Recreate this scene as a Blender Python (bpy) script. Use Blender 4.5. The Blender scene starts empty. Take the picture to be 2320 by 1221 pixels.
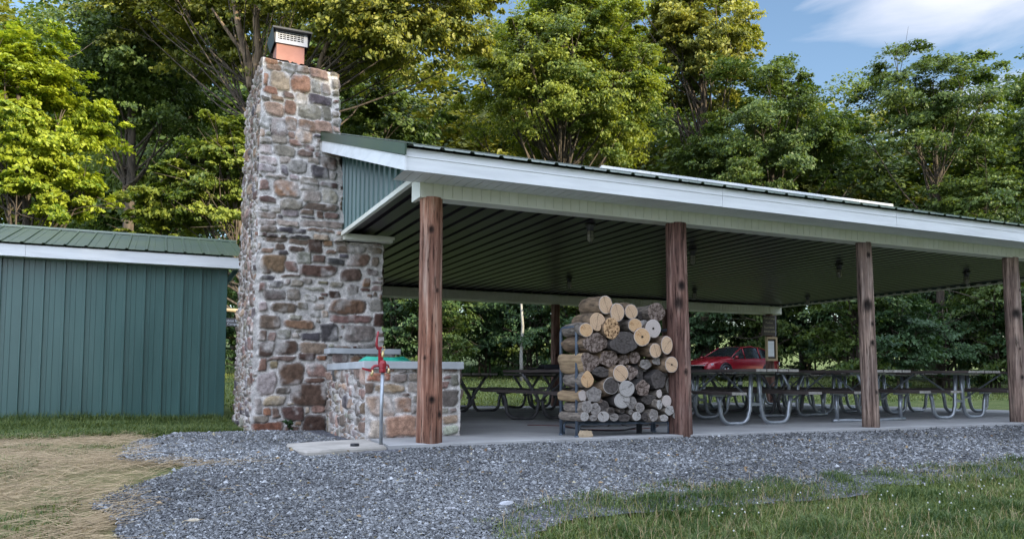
import bpy, math, random
import numpy as np
from mathutils import Vector, Matrix
random.seed(7); rng = np.random.default_rng(7)
R = math.radians
sc = bpy.context.scene
col = sc.collection

# ------------------------------------------------------------------ camera
CAM = np.array([-2.4615, -7.3792, .6588]); YAW, PIT, ROL, FPX, CYP = .4287, .0678, .0026, 1755.77, 732.67
_f = np.array([math.sin(YAW)*math.cos(PIT), math.cos(YAW)*math.cos(PIT), math.sin(PIT)])
_r = np.array([math.cos(YAW), -math.sin(YAW), 0]); _u = np.cross(_r, _f)
_r2 = _r*math.cos(ROL)+_u*math.sin(ROL); _u2 = -_r*math.sin(ROL)+_u*math.cos(ROL)
cd = bpy.data.cameras.new('camera'); cam = bpy.data.objects.new('camera', cd); col.objects.link(cam)
M = Matrix(((_r2[0], _u2[0], -_f[0]), (_r2[1], _u2[1], -_f[1]), (_r2[2], _u2[2], -_f[2])))
cam.matrix_world = Matrix.Translation(Vector(CAM)) @ M.to_4x4()
cd.sensor_width = 36; cd.lens = 36*FPX/2320; cd.shift_y = (CYP-610.5)/2320; cd.clip_end = 2000; cd.clip_start = .05
sc.camera = cam
def ray(x, y): return _f+_r2*(x-1160)/FPX+_u2*(CYP-y)/FPX
def un(x, y, ax, v):                       # where the sight line through a photo point meets a real plane
    d = ray(x, y); return CAM+d*((v-CAM[ax])/d[ax])
def far(x, y, t): return CAM+ray(x, y)*t   # a point t metres out

# ------------------------------------------------------------------ world, sun, exposure
SUN_EL, SUN_AZ = R(16), math.atan2(.50, -.87)      # azimuth measured from +Y towards +X
sd = Vector((math.sin(SUN_AZ)*math.cos(SUN_EL), math.cos(SUN_AZ)*math.cos(SUN_EL), math.sin(SUN_EL)))
w = bpy.data.worlds.new('World'); sc.world = w; w.use_nodes = True
nt = w.node_tree; N = nt.nodes; Lk = nt.links; N.clear()
wo = N.new('ShaderNodeOutputWorld'); bg = N.new('ShaderNodeBackground'); bg.inputs[1].default_value = .122
sky = N.new('ShaderNodeTexSky'); sky.sky_type = 'NISHITA'; sky.sun_disc = False
sky.sun_elevation = SUN_EL; sky.sun_rotation = SUN_AZ; sky.air_density = 1.0; sky.dust_density = .5; sky.ozone_density = 1.8
tc = N.new('ShaderNodeTexCoord'); mp = N.new('ShaderNodeMapping'); mp.inputs['Scale'].default_value = (1.0, 1.0, 3.2)
mp.inputs['Rotation'].default_value = (R(12), R(-10), R(25))
cn = N.new('ShaderNodeTexNoise'); cn.inputs['Scale'].default_value = 4.2; cn.inputs['Detail'].default_value = 9; cn.inputs['Roughness'].default_value = .52
cn.inputs['Distortion'].default_value = .35
cr = N.new('ShaderNodeValToRGB'); cr.color_ramp.elements[0].position = .56; cr.color_ramp.elements[1].position = .86
cb = Vector(ray(2150, 60)).normalized()
vd = N.new('ShaderNodeVectorMath'); vd.operation = 'DOT_PRODUCT'; vd.inputs[1].default_value = cb
vr = N.new('ShaderNodeMapRange'); vr.inputs[1].default_value = .965; vr.inputs[2].default_value = .998; vr.inputs[3].default_value = -.30; vr.inputs[4].default_value = .10
ad = N.new('ShaderNodeMath'); ad.operation = 'ADD'
mx = N.new('ShaderNodeMix'); mx.data_type = 'RGBA'; mx.inputs[7].default_value = (4.0, 4.1, 4.6, 1)
Lk.new(tc.outputs['Generated'], mp.inputs[0]); Lk.new(mp.outputs[0], cn.inputs['Vector'])
Lk.new(tc.outputs['Generated'], vd.inputs[0]); Lk.new(vd.outputs['Value'], vr.inputs[0])
Lk.new(cn.outputs[0], ad.inputs[0]); Lk.new(vr.outputs[0], ad.inputs[1]); Lk.new(ad.outputs[0], cr.inputs[0])
Lk.new(cr.outputs[0], mx.inputs[0]); Lk.new(sky.outputs[0], mx.inputs[6])
# unseen bright cloud bank added overhead and behind the viewer for fill light
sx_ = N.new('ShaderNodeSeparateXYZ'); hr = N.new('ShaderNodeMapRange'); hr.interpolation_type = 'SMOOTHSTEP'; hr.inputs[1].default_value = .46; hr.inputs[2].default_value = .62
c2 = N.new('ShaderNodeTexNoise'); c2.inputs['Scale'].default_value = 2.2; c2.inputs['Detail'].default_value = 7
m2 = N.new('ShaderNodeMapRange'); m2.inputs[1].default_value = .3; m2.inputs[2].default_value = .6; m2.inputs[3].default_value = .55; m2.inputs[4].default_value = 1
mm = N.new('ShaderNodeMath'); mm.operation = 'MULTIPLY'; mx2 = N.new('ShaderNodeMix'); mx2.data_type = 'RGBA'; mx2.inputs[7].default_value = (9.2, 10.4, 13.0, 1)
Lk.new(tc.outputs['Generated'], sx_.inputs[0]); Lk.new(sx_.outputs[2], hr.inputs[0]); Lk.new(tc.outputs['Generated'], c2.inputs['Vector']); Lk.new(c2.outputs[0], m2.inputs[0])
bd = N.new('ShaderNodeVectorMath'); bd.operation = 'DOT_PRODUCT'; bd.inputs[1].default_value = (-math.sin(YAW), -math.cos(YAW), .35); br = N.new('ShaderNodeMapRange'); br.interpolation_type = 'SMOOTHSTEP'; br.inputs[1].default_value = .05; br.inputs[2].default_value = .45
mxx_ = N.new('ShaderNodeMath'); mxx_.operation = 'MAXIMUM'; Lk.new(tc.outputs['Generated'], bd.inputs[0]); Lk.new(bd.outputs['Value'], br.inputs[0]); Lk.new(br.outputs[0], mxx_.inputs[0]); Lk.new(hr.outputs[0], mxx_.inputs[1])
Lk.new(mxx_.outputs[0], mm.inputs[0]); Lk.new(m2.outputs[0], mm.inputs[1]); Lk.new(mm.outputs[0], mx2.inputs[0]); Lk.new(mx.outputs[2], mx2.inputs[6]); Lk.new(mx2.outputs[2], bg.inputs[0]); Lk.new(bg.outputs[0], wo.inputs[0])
sl = bpy.data.lights.new('sun', 'SUN'); sl.energy = 5.0; sl.angle = R(.6); sl.color = (1, .875, .63)
so = bpy.data.objects.new('sun', sl); col.objects.link(so); so.rotation_euler = sd.to_track_quat('Z', 'Y').to_euler(); so.location = (0, -20, 30)
sc.view_settings.view_transform = 'Standard'; sc.view_settings.look = 'None'; sc.view_settings.gamma = 1; sc.view_settings.exposure = 1.12
sc.cycles.max_bounces = 6; sc.cycles.diffuse_bounces = 3; sc.cycles.transparent_max_bounces = 6; sc.cycles.use_denoising = True

# ------------------------------------------------------------------ helpers
def lin(r, g, b, k=1.0):
    f = lambda c: (c/255/12.92 if c/255 <= .04045 else ((c/255+.055)/1.055)**2.4)*k
    return (f(r), f(g), f(b), 1)
def tag(o, label=None, cat=None, group=None, kind=None):
    if label: o['label'] = label
    if cat: o['category'] = cat
    if group: o['group'] = group
    if kind: o['kind'] = kind
    return o
def empty(name, loc, label, cat, group=None, rz=0):
    o = bpy.data.objects.new(name, None); col.objects.link(o); o.location = Vector([float(c) for c in loc]); o.rotation_euler.z = rz
    o.empty_display_size = .2
    return tag(o, label, cat, group)
def mesh_obj(name, V, F, mats, parent=None, mi=None, smooth=False, colr=None, loc=None, attr=None):
    """V (n,3) array, F list of arrays (each (k,3) or (k,4))."""
    V = np.asarray(V, float).reshape(-1, 3); 
    if loc is not None: V = V-np.asarray(loc, float)
    me = bpy.data.meshes.new(name)
    Fs = [np.asarray(f, int) for f in F if len(f)]
    tot = np.concatenate([np.full(len(f), f.shape[1]) for f in Fs]); lv = np.concatenate([f.ravel() for f in Fs])
    me.vertices.add(len(V)); me.vertices.foreach_set('co', V.astype(np.float32).ravel())
    me.loops.add(len(lv)); me.loops.foreach_set('vertex_index', lv.astype(np.int32))
    me.polygons.add(len(tot)); st = np.concatenate([[0], np.cumsum(tot)[:-1]])
    me.polygons.foreach_set('loop_start', st.astype(np.int32)); me.polygons.foreach_set('loop_total', tot.astype(np.int32))
    if mi is not None: me.polygons.foreach_set('material_index', np.asarray(mi, np.int32))
    me.polygons.foreach_set('use_smooth', np.full(len(tot), bool(smooth)))
    for m in (mats if isinstance(mats, (list, tuple)) else [mats]): me.materials.append(m)
    if colr is not None:
        a = me.color_attributes.new('Col', 'FLOAT_COLOR', 'POINT'); a.data.foreach_set('color', np.asarray(colr, np.float32).ravel())
    if attr is not None:
        a = me.attributes.new('var', 'FLOAT', 'POINT'); a.data.foreach_set('value', np.asarray(attr, np.float32).ravel())
    me.update(calc_edges=True); me.validate(clean_customdata=False)
    o = bpy.data.objects.new(name, me); col.objects.link(o)
    if parent is not None: o.parent = parent
    if loc is not None: o.location = Vector([float(c) for c in loc])
    return o
class MB:
    def __init__(s): s.v = []; s.q = []; s.t = []; s.n = 0; s.qm = []; s.tm = []
    def add(s, V, Q=(), T=(), m=0):
        V = np.asarray(V, float).reshape(-1, 3); s.v.append(V)
        if len(Q): s.q.append(np.asarray(Q, int)+s.n); s.qm += [m]*len(Q)
        if len(T): s.t.append(np.asarray(T, int)+s.n); s.tm += [m]*len(T)
        s.n += len(V); return s
    def box(s, x0, x1, y0, y1, z0, z1, m=0, mat=None):
        V = np.array([(x, y, z) for z in (z0, z1) for y in (y0, y1) for x in (x0, x1)], float)
        if mat is not None: V = np.array([mat @ Vector(v) for v in V])
        return s.add(V, [(0, 2, 3, 1), (4, 5, 7, 6), (0, 1, 5, 4), (2, 6, 7, 3), (0, 4, 6, 2), (1, 3, 7, 5)], m=m)
    def tube(s, path, r, n=8, m=0, caps=True):
        P = np.asarray(path, float); k = len(P); rr = np.full(k, r) if np.isscalar(r) else np.asarray(r, float)
        T = np.gradient(P, axis=0); T /= np.linalg.norm(T, axis=1)[:, None]+1e-9
        ref = np.array([0, 0, 1.]) if abs(T[0, 2]) < .8 else np.array([1., .13, 0]); A = np.zeros_like(T); a_ = np.cross(T[0], ref)
        for i_ in range(k): a_ = a_-T[i_]*(a_ @ T[i_]); a_ = a_/(np.linalg.norm(a_)+1e-9); A[i_] = a_
        B = np.cross(T, A)
        a = np.arange(n)*2*math.pi/n
        V = P[:, None]+rr[:, None, None]*(np.cos(a)[None, :, None]*A[:, None]+np.sin(a)[None, :, None]*B[:, None])
        i = np.arange(k-1)[:, None]*n; j = np.arange(n)[None]; jn = (j+1) % n
        Q = np.stack([i+j, i+jn, i+n+jn, i+n+j], -1).reshape(-1, 4)
        V = V.reshape(-1, 3); T3 = []
        if caps:
            c0 = len(V); V = np.vstack([V, P[0], P[-1]])
            T3 = [(c0, (q+1) % n, q) for q in range(n)]+[(c0+1, (k-1)*n+q, (k-1)*n+(q+1) % n) for q in range(n)]
        return s.add(V, Q, T3, m)
    def lathe(s, prof, c=(0, 0, 0), n=16, m=0):
        P = np.asarray(prof, float); a = np.arange(n)*2*math.pi/n; k = len(P)
        V = np.stack([P[:, 0][:, None]*np.cos(a), P[:, 0][:, None]*np.sin(a), np.repeat(P[:, 1][:, None], n, 1)], -1)+np.asarray(c, float)
        i = np.arange(k-1)[:, None]*n; j = np.arange(n)[None]; jn = (j+1) % n
        return s.add(V.reshape(-1, 3), np.stack([i+j, i+jn, i+n+jn, i+n+j], -1).reshape(-1, 4), m=m)
    def prism(s, poly, d, m=0):      # poly: 3-D points of one face, d: extrusion vector
        P = np.asarray(poly, float); n = len(P); V = np.vstack([P, P+np.asarray(d, float), P.mean(0), P.mean(0)+np.asarray(d, float)])
        Q = [(i, (i+1) % n, n+(i+1) % n, n+i) for i in range(n)]
        return s.add(V, Q, [(2*n, (i+1) % n, i) for i in range(n)]+[(2*n+1, n+i, n+(i+1) % n) for i in range(n)], m)
    def build(s, name, mats, parent=None, smooth=False, loc=None):
        return mesh_obj(name, np.vstack(s.v), [a for a in (np.vstack(s.q) if s.q else [], np.vstack(s.t) if s.t else []) if len(a)], mats, parent,
                        mi=s.qm+s.tm, smooth=smooth, loc=loc)
def arc(c, r, a0, a1, n, U, V): return [np.asarray(c, float)+r*(math.cos(a)*np.asarray(U, float)+math.sin(a)*np.asarray(V, float)) for a in np.linspace(a0, a1, n)]
_tab = rng.random((64, 64, 64))
def vn(x, y, z, s=1.0):               # value noise, numpy
    x = np.asarray(x, float)*s+100.3; y = np.asarray(y, float)*s+57.1; z = np.asarray(z, float)*s+31.7
    x, y, z = np.broadcast_arrays(x, y, z)
    xi = np.floor(x).astype(int); yi = np.floor(y).astype(int); zi = np.floor(z).astype(int)
    f = lambda t: t*t*(3-2*t); u, v, w_ = f(x-xi), f(y-yi), f(z-zi); g = lambda a, b, c: _tab[(xi+a) % 64, (yi+b) % 64, (zi+c) % 64]
    r0 = (g(0,0,0)*(1-u)+g(1,0,0)*u)*(1-v)+(g(0,1,0)*(1-u)+g(1,1,0)*u)*v
    r1 = (g(0,0,1)*(1-u)+g(1,0,1)*u)*(1-v)+(g(0,1,1)*(1-u)+g(1,1,1)*u)*v
    return (r0*(1-w_)+r1*w_)*2-1
def fb(x, y, z, s=1.0, o=3): return sum(vn(x, y, z, s*2**i)/2**i for i in range(o))

# ------------------------------------------------------------------ materials
def new_mat(name):
    m = bpy.data.materials.new(name); m.use_nodes = True; t = m.node_tree; return m, t, t.nodes['Principled BSDF'], t.nodes.new, t.links.new
def ramp(nn, stops):
    r = nn('ShaderNodeValToRGB'); e = r.color_ramp.elements
    while len(e) < len(stops): e.new(.5)
    for k, (p, c) in enumerate(stops): e[k].position = p; e[k].color = c
    return r
def simple(name, c1, c2=None, scale=8, rough=.6, metal=0, bump=0, stretch=(1, 1, 1), detail=6, dist=.02, spec=.5, lo=.35, hi=.65, fine=0):
    m, t, b, nn, lk = new_mat(name); c2 = c2 or c1
    tc = nn('ShaderNodeTexCoord'); mp = nn('ShaderNodeMapping'); mp.inputs['Scale'].default_value = stretch
    no = nn('ShaderNodeTexNoise'); no.inputs['Scale'].default_value = scale; no.inputs['Detail'].default_value = detail; no.inputs['Roughness'].default_value = .6
    lk(tc.outputs['Object'], mp.inputs[0]); lk(mp.outputs[0], no.inputs['Vector'])
    r = ramp(nn, [(lo, c1), (hi, c2)]); lk(no.outputs[0], r.inputs[0]); lk(r.outputs[0], b.inputs['Base Color'])
    b.inputs['Roughness'].default_value = rough; b.inputs['Metallic'].default_value = metal; b.inputs['Specular IOR Level'].default_value = spec
    if bump:
        bp = nn('ShaderNodeBump'); bp.inputs['Strength'].default_value = bump; bp.inputs['Distance'].default_value = dist
        src = no
        if fine:
            src = nn('ShaderNodeTexNoise'); src.inputs['Scale'].default_value = fine; src.inputs['Detail'].default_value = 4; lk(mp.outputs[0], src.inputs['Vector'])
        lk(src.outputs[0], bp.inputs['Height']); lk(bp.outputs[0], b.inputs['Normal'])
    return m
def wood_post(name, ca, cb, cc):
    m, t, b, nn, lk = new_mat(name)
    tc = nn('ShaderNodeTexCoord'); mp = nn('ShaderNodeMapping'); mp.inputs['Scale'].default_value = (14, 14, .9)
    n1 = nn('ShaderNodeTexNoise'); n1.inputs['Scale'].default_value = 1.3; n1.inputs['Detail'].default_value = 8; n1.inputs['Roughness'].default_value = .65
    n2 = nn('ShaderNodeTexNoise'); n2.inputs['Scale'].default_value = 2.2; n2.inputs['Detail'].default_value = 3
    mp2 = nn('ShaderNodeMapping'); mp2.inputs['Scale'].default_value = (42, 42, 2.6)
    n3 = nn('ShaderNodeTexNoise'); n3.inputs['Scale'].default_value = 1.0; n3.inputs['Detail'].default_value = 5; n3.inputs['Roughness'].default_value = .7
    oi = nn('ShaderNodeObjectInfo'); va = nn('ShaderNodeVectorMath'); va.operation = 'MULTIPLY_ADD'; va.inputs[1].default_value = (7, 9, 31); lk(oi.outputs['Random'], va.inputs[0]); lk(tc.outputs['Object'], va.inputs[2])
    lk(va.outputs[0], mp.inputs[0]); lk(mp.outputs[0], n1.inputs['Vector']); lk(va.outputs[0], n2.inputs['Vector'])
    lk(va.outputs[0], mp2.inputs[0]); lk(mp2.outputs[0], n3.inputs['Vector'])
    r1 = ramp(nn, [(.34, ca), (.52, cb), (.68, cc)]); lk(n1.outputs[0], r1.inputs[0])
    r3 = ramp(nn, [(.375, (.22, .19, .17, 1)), (.44, (.8, .78, .76, 1)), (.62, (1.15, 1.12, 1.1, 1))]); lk(n3.outputs[0], r3.inputs[0])
    r2 = ramp(nn, [(.35, (.72, .70, .72, 1)), (.65, (1.15, 1.05, 1, 1))]); lk(n2.outputs[0], r2.inputs[0])
    at = nn('ShaderNodeAttribute'); at.attribute_name = 'Col'
    ms = []
    prev = r1.outputs[0]
    for s in (r3.outputs[0], r2.outputs[0], at.outputs['Color']):
        q = nn('ShaderNodeMix'); q.data_type = 'RGBA'; q.blend_type = 'MULTIPLY'; q.inputs[0].default_value = 1; lk(prev, q.inputs[6]); lk(s, q.inputs[7]); prev = q.outputs[2]
    lk(prev, b.inputs['Base Color']); b.inputs['Roughness'].default_value = .85; b.inputs['Specular IOR Level'].default_value = .25
    bp = nn('ShaderNodeBump'); bp.inputs['Strength'].default_value = .9; bp.inputs['Distance'].default_value = .012; lk(n3.outputs[0], bp.inputs['Height']); lk(bp.outputs[0], b.inputs['Normal'])
    return m
def leaf_mat(name, dark, light, tl=.45, gloss=.35):
    m, t, b, nn, lk = new_mat(name); t.nodes.remove(b); out = t.nodes['Material Output']
    at = nn('ShaderNodeAttribute'); at.attribute_name = 'var'
    r = ramp(nn, [(0, dark), (1, light)]); lk(at.outputs['Fac'], r.inputs[0])
    d = nn('ShaderNodeBsdfPrincipled'); d.inputs['Roughness'].default_value = .5; d.inputs['Specular IOR Level'].default_value = gloss; lk(r.outputs[0], d.inputs['Base Color'])
    tr = nn('ShaderNodeBsdfTranslucent')
    hs = nn('ShaderNodeMix'); hs.data_type = 'RGBA'; hs.blend_type = 'MULTIPLY'; hs.inputs[0].default_value = 1; hs.inputs[7].default_value = (1.6, 1.5, .55, 1)
    lk(r.outputs[0], hs.inputs[6]); lk(hs.outputs[2], tr.inputs[0])
    mxx = nn('ShaderNodeMixShader'); mxx.inputs[0].default_value = tl; lk(d.outputs[0], mxx.inputs[1]); lk(tr.outputs[0], mxx.inputs[2]); lk(mxx.outputs[0], out.inputs[0])
    return m
def attr_mat(name, rough=.9, bump=.8, scale=60, mott=(.62, 1.3), dist=.008, spec=.3, scale2=14):
    m, t, b, nn, lk = new_mat(name)
    tc = nn('ShaderNodeTexCoord'); no = nn('ShaderNodeTexNoise'); no.inputs['Scale'].default_value = scale; no.inputs['Detail'].default_value = 8; no.inputs['Roughness'].default_value = .7
    n2 = nn('ShaderNodeTexNoise'); n2.inputs['Scale'].default_value = scale2; n2.inputs['Detail'].default_value = 6; n2.inputs['Roughness'].default_value = .65
    lk(tc.outputs['Object'], no.inputs['Vector']); lk(tc.outputs['Object'], n2.inputs['Vector'])
    at = nn('ShaderNodeAttribute'); at.attribute_name = 'Col'; prev = at.outputs['Color']
    for s, a, c in ((no, .3, .7), (n2, .33, .67)):
        r = ramp(nn, [(a, (mott[0],)*3+(1,)), (c, (mott[1],)*3+(1,))]); lk(s.outputs[0], r.inputs[0])
        q = nn('ShaderNodeMix'); q.data_type = 'RGBA'; q.blend_type = 'MULTIPLY'; q.inputs[0].default_value = 1; lk(prev, q.inputs[6]); lk(r.outputs[0], q.inputs[7]); prev = q.outputs[2]
    lk(prev, b.inputs['Base Color']); b.inputs['Roughness'].default_value = rough; b.inputs['Specular IOR Level'].default_value = spec
    bp = nn('ShaderNodeBump'); bp.inputs['Strength'].default_value = bump; bp.inputs['Distance'].default_value = dist
    lk(no.outputs[0], bp.inputs['Height']); lk(bp.outputs[0], b.inputs['Normal'])
    return m
MT = {}
MT['white'] = simple('white_painted_metal', (.60, .62, .63, 1), (.76, .78, .79, 1), 2.2, .45, bump=.08, stretch=(.5, 1, 5), lo=.25, hi=.6, detail=9)
MT['cream'] = simple('cream_vinyl', (.70, .70, .60, 1), (.78, .78, .70, 1), 3, .5)
MT['green_wall'] = simple('teal_green_steel', (.030, .088, .082, 1), (.056, .130, .120, 1), 1.3, .30, stretch=(1, 1, .25), spec=.8, bump=.18, dist=.03, fine=1.6)
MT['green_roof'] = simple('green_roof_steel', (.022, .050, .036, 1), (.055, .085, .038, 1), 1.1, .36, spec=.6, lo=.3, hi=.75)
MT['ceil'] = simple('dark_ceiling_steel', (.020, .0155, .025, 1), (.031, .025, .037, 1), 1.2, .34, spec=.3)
MT['concrete'] = simple('concrete', (.27, .27, .27, 1), (.36, .36, .355, 1), 1.6, .85, bump=.25, dist=.004, detail=10, fine=90)
MT['pad'] = simple('pad_concrete', (.27, .25, .22, 1), (.42, .39, .35, 1), 3, .9, bump=.35, dist=.006, detail=10, fine=60)
MT['cap'] = simple('counter_cap_concrete', (.36, .38, .39, 1), (.46, .48, .49, 1), 3, .85, bump=.3, dist=.004, detail=9, fine=50)
MT['stone'] = attr_mat('field_stone_masonry')
MT['galv'] = simple('galvanised_steel', (.30, .33, .36, 1), (.42, .45, .48, 1), 14, .42, .75, bump=.05)
MT['dtube'] = simple('dull_painted_tube', (.075, .075, .08, 1), (.13, .125, .125, 1), 12, .5, .3)
MT['board'] = simple('table_boards', (.045, .035, .032, 1), (.12, .095, .085, 1), 2, .8, stretch=(14, .8, 14), bump=.4, dist=.004, detail=8)
MT['boardend'] = simple('board_ends', (.20, .19, .17, 1), (.36, .34, .30, 1), 25, .85)
MT['rackm'] = simple('blue_grey_rack_steel', (.07, .095, .13, 1), (.11, .14, .18, 1), 20, .4, .2)
MT['black'] = simple('black_metal', (.010, .012, .018, 1), None, 5, .45)
MT['terra'] = simple('terracotta_flue', (.25, .115, .09, 1), (.33, .155, .125, 1), 4, .8, bump=.1)
MT['ltgrey'] = simple('light_grey_metal', (.34, .35, .40, 1), None, 5, .4)
MT['red'] = simple('hydrant_red', (.22, .012, .018, 1), (.33, .02, .03, 1), 30, .35)
MT['brass'] = simple('brass', (.50, .38, .17, 1), (.62, .5, .28, 1), 30, .3, .8)
MT['hose'] = simple('green_hose', (.01, .33, .22, 1), (.02, .42, .29, 1), 9, .4)
MT['trunk'] = simple('tree_bark', (.03, .024, .018, 1), (.10, .078, .058, 1), 3, .95, stretch=(3, 3, .6), bump=1, dist=.05, detail=8)
MT['palebark'] = simple('pale_bark', (.22, .21, .19, 1), (.34, .33, .30, 1), 3, .9, bump=.4)
# ------------------------------------------------------------------ ground
def gz(X, Y):
    X = np.asarray(X, float); Y = np.asarray(Y, float)
    z = np.interp(Y, [-200, -12, -8, -.13, 0, 4, 9.8, 12, 21, 32, 60, 110, 300], [-1.3, -1.0, -.84, -.05, -.05, -.12, -.13, -.06, .50, .85, 2.2, 9, 26])
    return z+.012*vn(X, Y, 0, 1.1)*np.clip(np.abs(Y)*.6, .3, 3)
def inpoly(x, y, P):
    c = np.zeros(np.shape(x), bool); n = len(P)
    for i in range(n):
        (x0, y0), (x1, y1) = P[i], P[(i+1) % n]
        k = ((y0 > y) != (y1 > y)) & (x < (x1-x0)*(y-y0)/((y1-y0) if y1 != y0 else 1e-9)+x0); c ^= k
    return c
GP = [(-1.2, 4.0), (-1.48, 3.5), (-2.1, 3.62), (-2.55, 2.48), (-2.74, .64), (-2.74, -.21), (-2.45, -.36), (-2.15, -.42), (-2.35, -.8), (-2.59, -1.22), (-2.74, -1.54),
      (-2.75, -1.86), (-2.65, -2.27), (-2.5, -3.1), (-2.3, -5), (-1.2, -5), (-.5, -2.95), (-.25, -2.55), (.11, -2.34), (.36, -2.31), (.73, -2.33), (1.14, -2.31), (1.62, -2.38), (2.02, -2.31),
      (2.43, -2.34), (2.86, -2.30), (3.23, -2.11), (3.76, -2.14), (4.66, -2.16), (6.03, -2.02), (9, -1.9), (19, -1.8), (19, .6), (3, .6), (-.3, .6), (-.3, 4)]
gx = np.sinh(np.linspace(-5.4, 5.4, 260))*1.6; gy = np.sinh(np.linspace(-5.2, 5.6, 260))*1.4
X, Y = np.meshgrid(gx, gy); Z = gz(X, Y)-.02
n = 260; idx = np.arange(n*n).reshape(n, n); Q = np.stack([idx[:-1, :-1], idx[:-1, 1:], idx[1:, 1:], idx[1:, :-1]], -1).reshape(-1, 4)
hay = np.clip(((-2.2-X)/.6), 0, 1)*np.clip((5.0-Y)/1.2, 0, 1)*np.clip((X+16)/4, 0, 1)
def ground_mat():
    m, t, b, nn, lk = new_mat('lawn_and_hay'); tc = nn('ShaderNodeTexCoord')
    def noise(s, d=6, st=(1, 1, 1)):
        mp = nn('ShaderNodeMapping'); mp.inputs['Scale'].default_value = st; lk(tc.outputs['Object'], mp.inputs[0])
        q = nn('ShaderNodeTexNoise'); q.inputs['Scale'].default_value = s; q.inputs['Detail'].default_value = d; q.inputs['Roughness'].default_value = .65; lk(mp.outputs[0], q.inputs['Vector']); return q
    g = ramp(nn, [(.3, (.05, .075, .025, 1)), (.5, (.10, .13, .045, 1)), (.7, (.20, .20, .09, 1))]); lk(noise(2.5, 10).outputs[0], g.inputs[0])
    h = ramp(nn, [(.3, (.08, .085, .035, 1)), (.48, (.20, .16, .08, 1)), (.7, (.40, .31, .18, 1))]); lk(noise(14, 8, (1, 5, 1)).outputs[0], h.inputs[0])
    p = ramp(nn, [(.42, (0, 0, 0, 1)), (.56, (1, 1, 1, 1))]); lk(noise(.9, 5).outputs[0], p.inputs[0])
    at = nn('ShaderNodeAttribute'); at.attribute_name = 'var'
    mu = nn('ShaderNodeMath'); mu.operation = 'MULTIPLY'; lk(at.outputs['Fac'], mu.inputs[0]); 
    pm = nn('ShaderNodeMapRange'); pm.inputs[3].default_value = .35; pm.inputs[4].default_value = 1; lk(p.outputs[0], pm.inputs[0]); lk(pm.outputs[0], mu.inputs[1])
    q = nn('ShaderNodeMix'); q.data_type = 'RGBA'; lk(mu.outputs[0], q.inputs[0]); lk(g.outputs[0], q.inputs[6]); lk(h.outputs[0], q.inputs[7]); lk(q.outputs[2], b.inputs['Base Color'])
    b.inputs['Roughness'].default_value = 1; b.inputs['Specular IOR Level'].default_value = .1
    bp = nn('ShaderNodeBump'); bp.inputs['Strength'].default_value = .8; bp.inputs['Distance'].default_value = .04; lk(noise(30, 6).outputs[0], bp.inputs['Height']); lk(bp.outputs[0], b.inputs['Normal'])
    return m
tag(mesh_obj('ground', np.stack([X, Y, Z], -1).reshape(-1, 3), [Q], ground_mat(), attr=hay.ravel(), smooth=True), kind='structure')
def gravel_mat():
    m, t, b, nn, lk = new_mat('crushed_grey_gravel'); tc = nn('ShaderNodeTexCoord')
    v = nn('ShaderNodeTexVoronoi'); v.inputs['Scale'].default_value = 62; lk(tc.outputs['Object'], v.inputs['Vector'])
    sp = nn('ShaderNodeSeparateColor'); lk(v.outputs['Color'], sp.inputs[0])
    r = ramp(nn, [(0, (.045, .047, .06, 1)), (.5, (.11, .115, .135, 1)), (.9, (.22, .225, .25, 1)), (1, (.4, .4, .42, 1))]); lk(sp.outputs[0], r.inputs[0])
    d = ramp(nn, [(.25, (1, 1, 1, 1)), (.75, (.25, .25, .27, 1))]); lk(v.outputs['Distance'], d.inputs[0])
    q = nn('ShaderNodeMix'); q.data_type = 'RGBA'; q.blend_type = 'MULTIPLY'; q.inputs[0].default_value = .7; lk(r.outputs[0], q.inputs[6]); lk(d.outputs[0], q.inputs[7]); lk(q.outputs[2], b.inputs['Base Color'])
    b.inputs['Roughness'].default_value = .9
    bp = nn('ShaderNodeBump'); bp.invert = True; bp.inputs['Strength'].default_value = .9; bp.inputs['Distance'].default_value = .015; lk(v.outputs['Distance'], bp.inputs['Height']); lk(bp.outputs[0], b.inputs['Normal'])
    return m
GM = gravel_mat()
def gravel_sheet(name, x0, x1, y0, y1, st, poly, dz):
    xs = np.arange(x0, x1, st); ys = np.arange(y0, y1, st); X, Y = np.meshgrid(xs, ys)
    idx = np.arange(X.size).reshape(X.shape); Q = np.stack([idx[:-1, :-1], idx[:-1, 1:], idx[1:, 1:], idx[1:, :-1]], -1).reshape(-1, 4)
    cx = X[:-1, :-1].ravel()+st/2; cy = Y[:-1, :-1].ravel()+st/2
    cx2 = cx+.10*fb(cx, cy, 3, 2.2); cy2 = cy+.10*fb(cx, cy, 9, 2.2)
    k = inpoly(cx2, cy2, poly) | ((name == 'gravel_bed') & inpoly(cx, cy+.42, poly) & (cy < -1.2) & (cx > -.9))
    if name == 'gravel_bed':   # hay has drifted over the near left corner
        k &= ~((cx < -1.75) & (cx > -3) & (np.abs(cy+.42+.15*(cx+2)) < .07+.10*np.clip(-1.9-cx, 0, 1)) & (vn(cx, cy, 0, 9) > -.55))
    V = np.stack([X, Y, gz(X, Y)+dz+.012*vn(X, Y, 5, 3)+.006*vn(X, Y, 5, 14)], -1).reshape(-1, 3)
    return tag(mesh_obj(name, V, [Q[k]], GM, smooth=True), kind='structure')
gravel_sheet('gravel_bed', -3.2, 19, -5.1, 4.1, .055, GP, .012)
gravel_sheet('gravel_strip', -1, 16, 9.9, 11.0, .1, [(-.6, 9), (15.2, 9), (15.2, 10.5), (10, 10.6), (3, 10.7), (-.6, 10.6)], .02)
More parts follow.
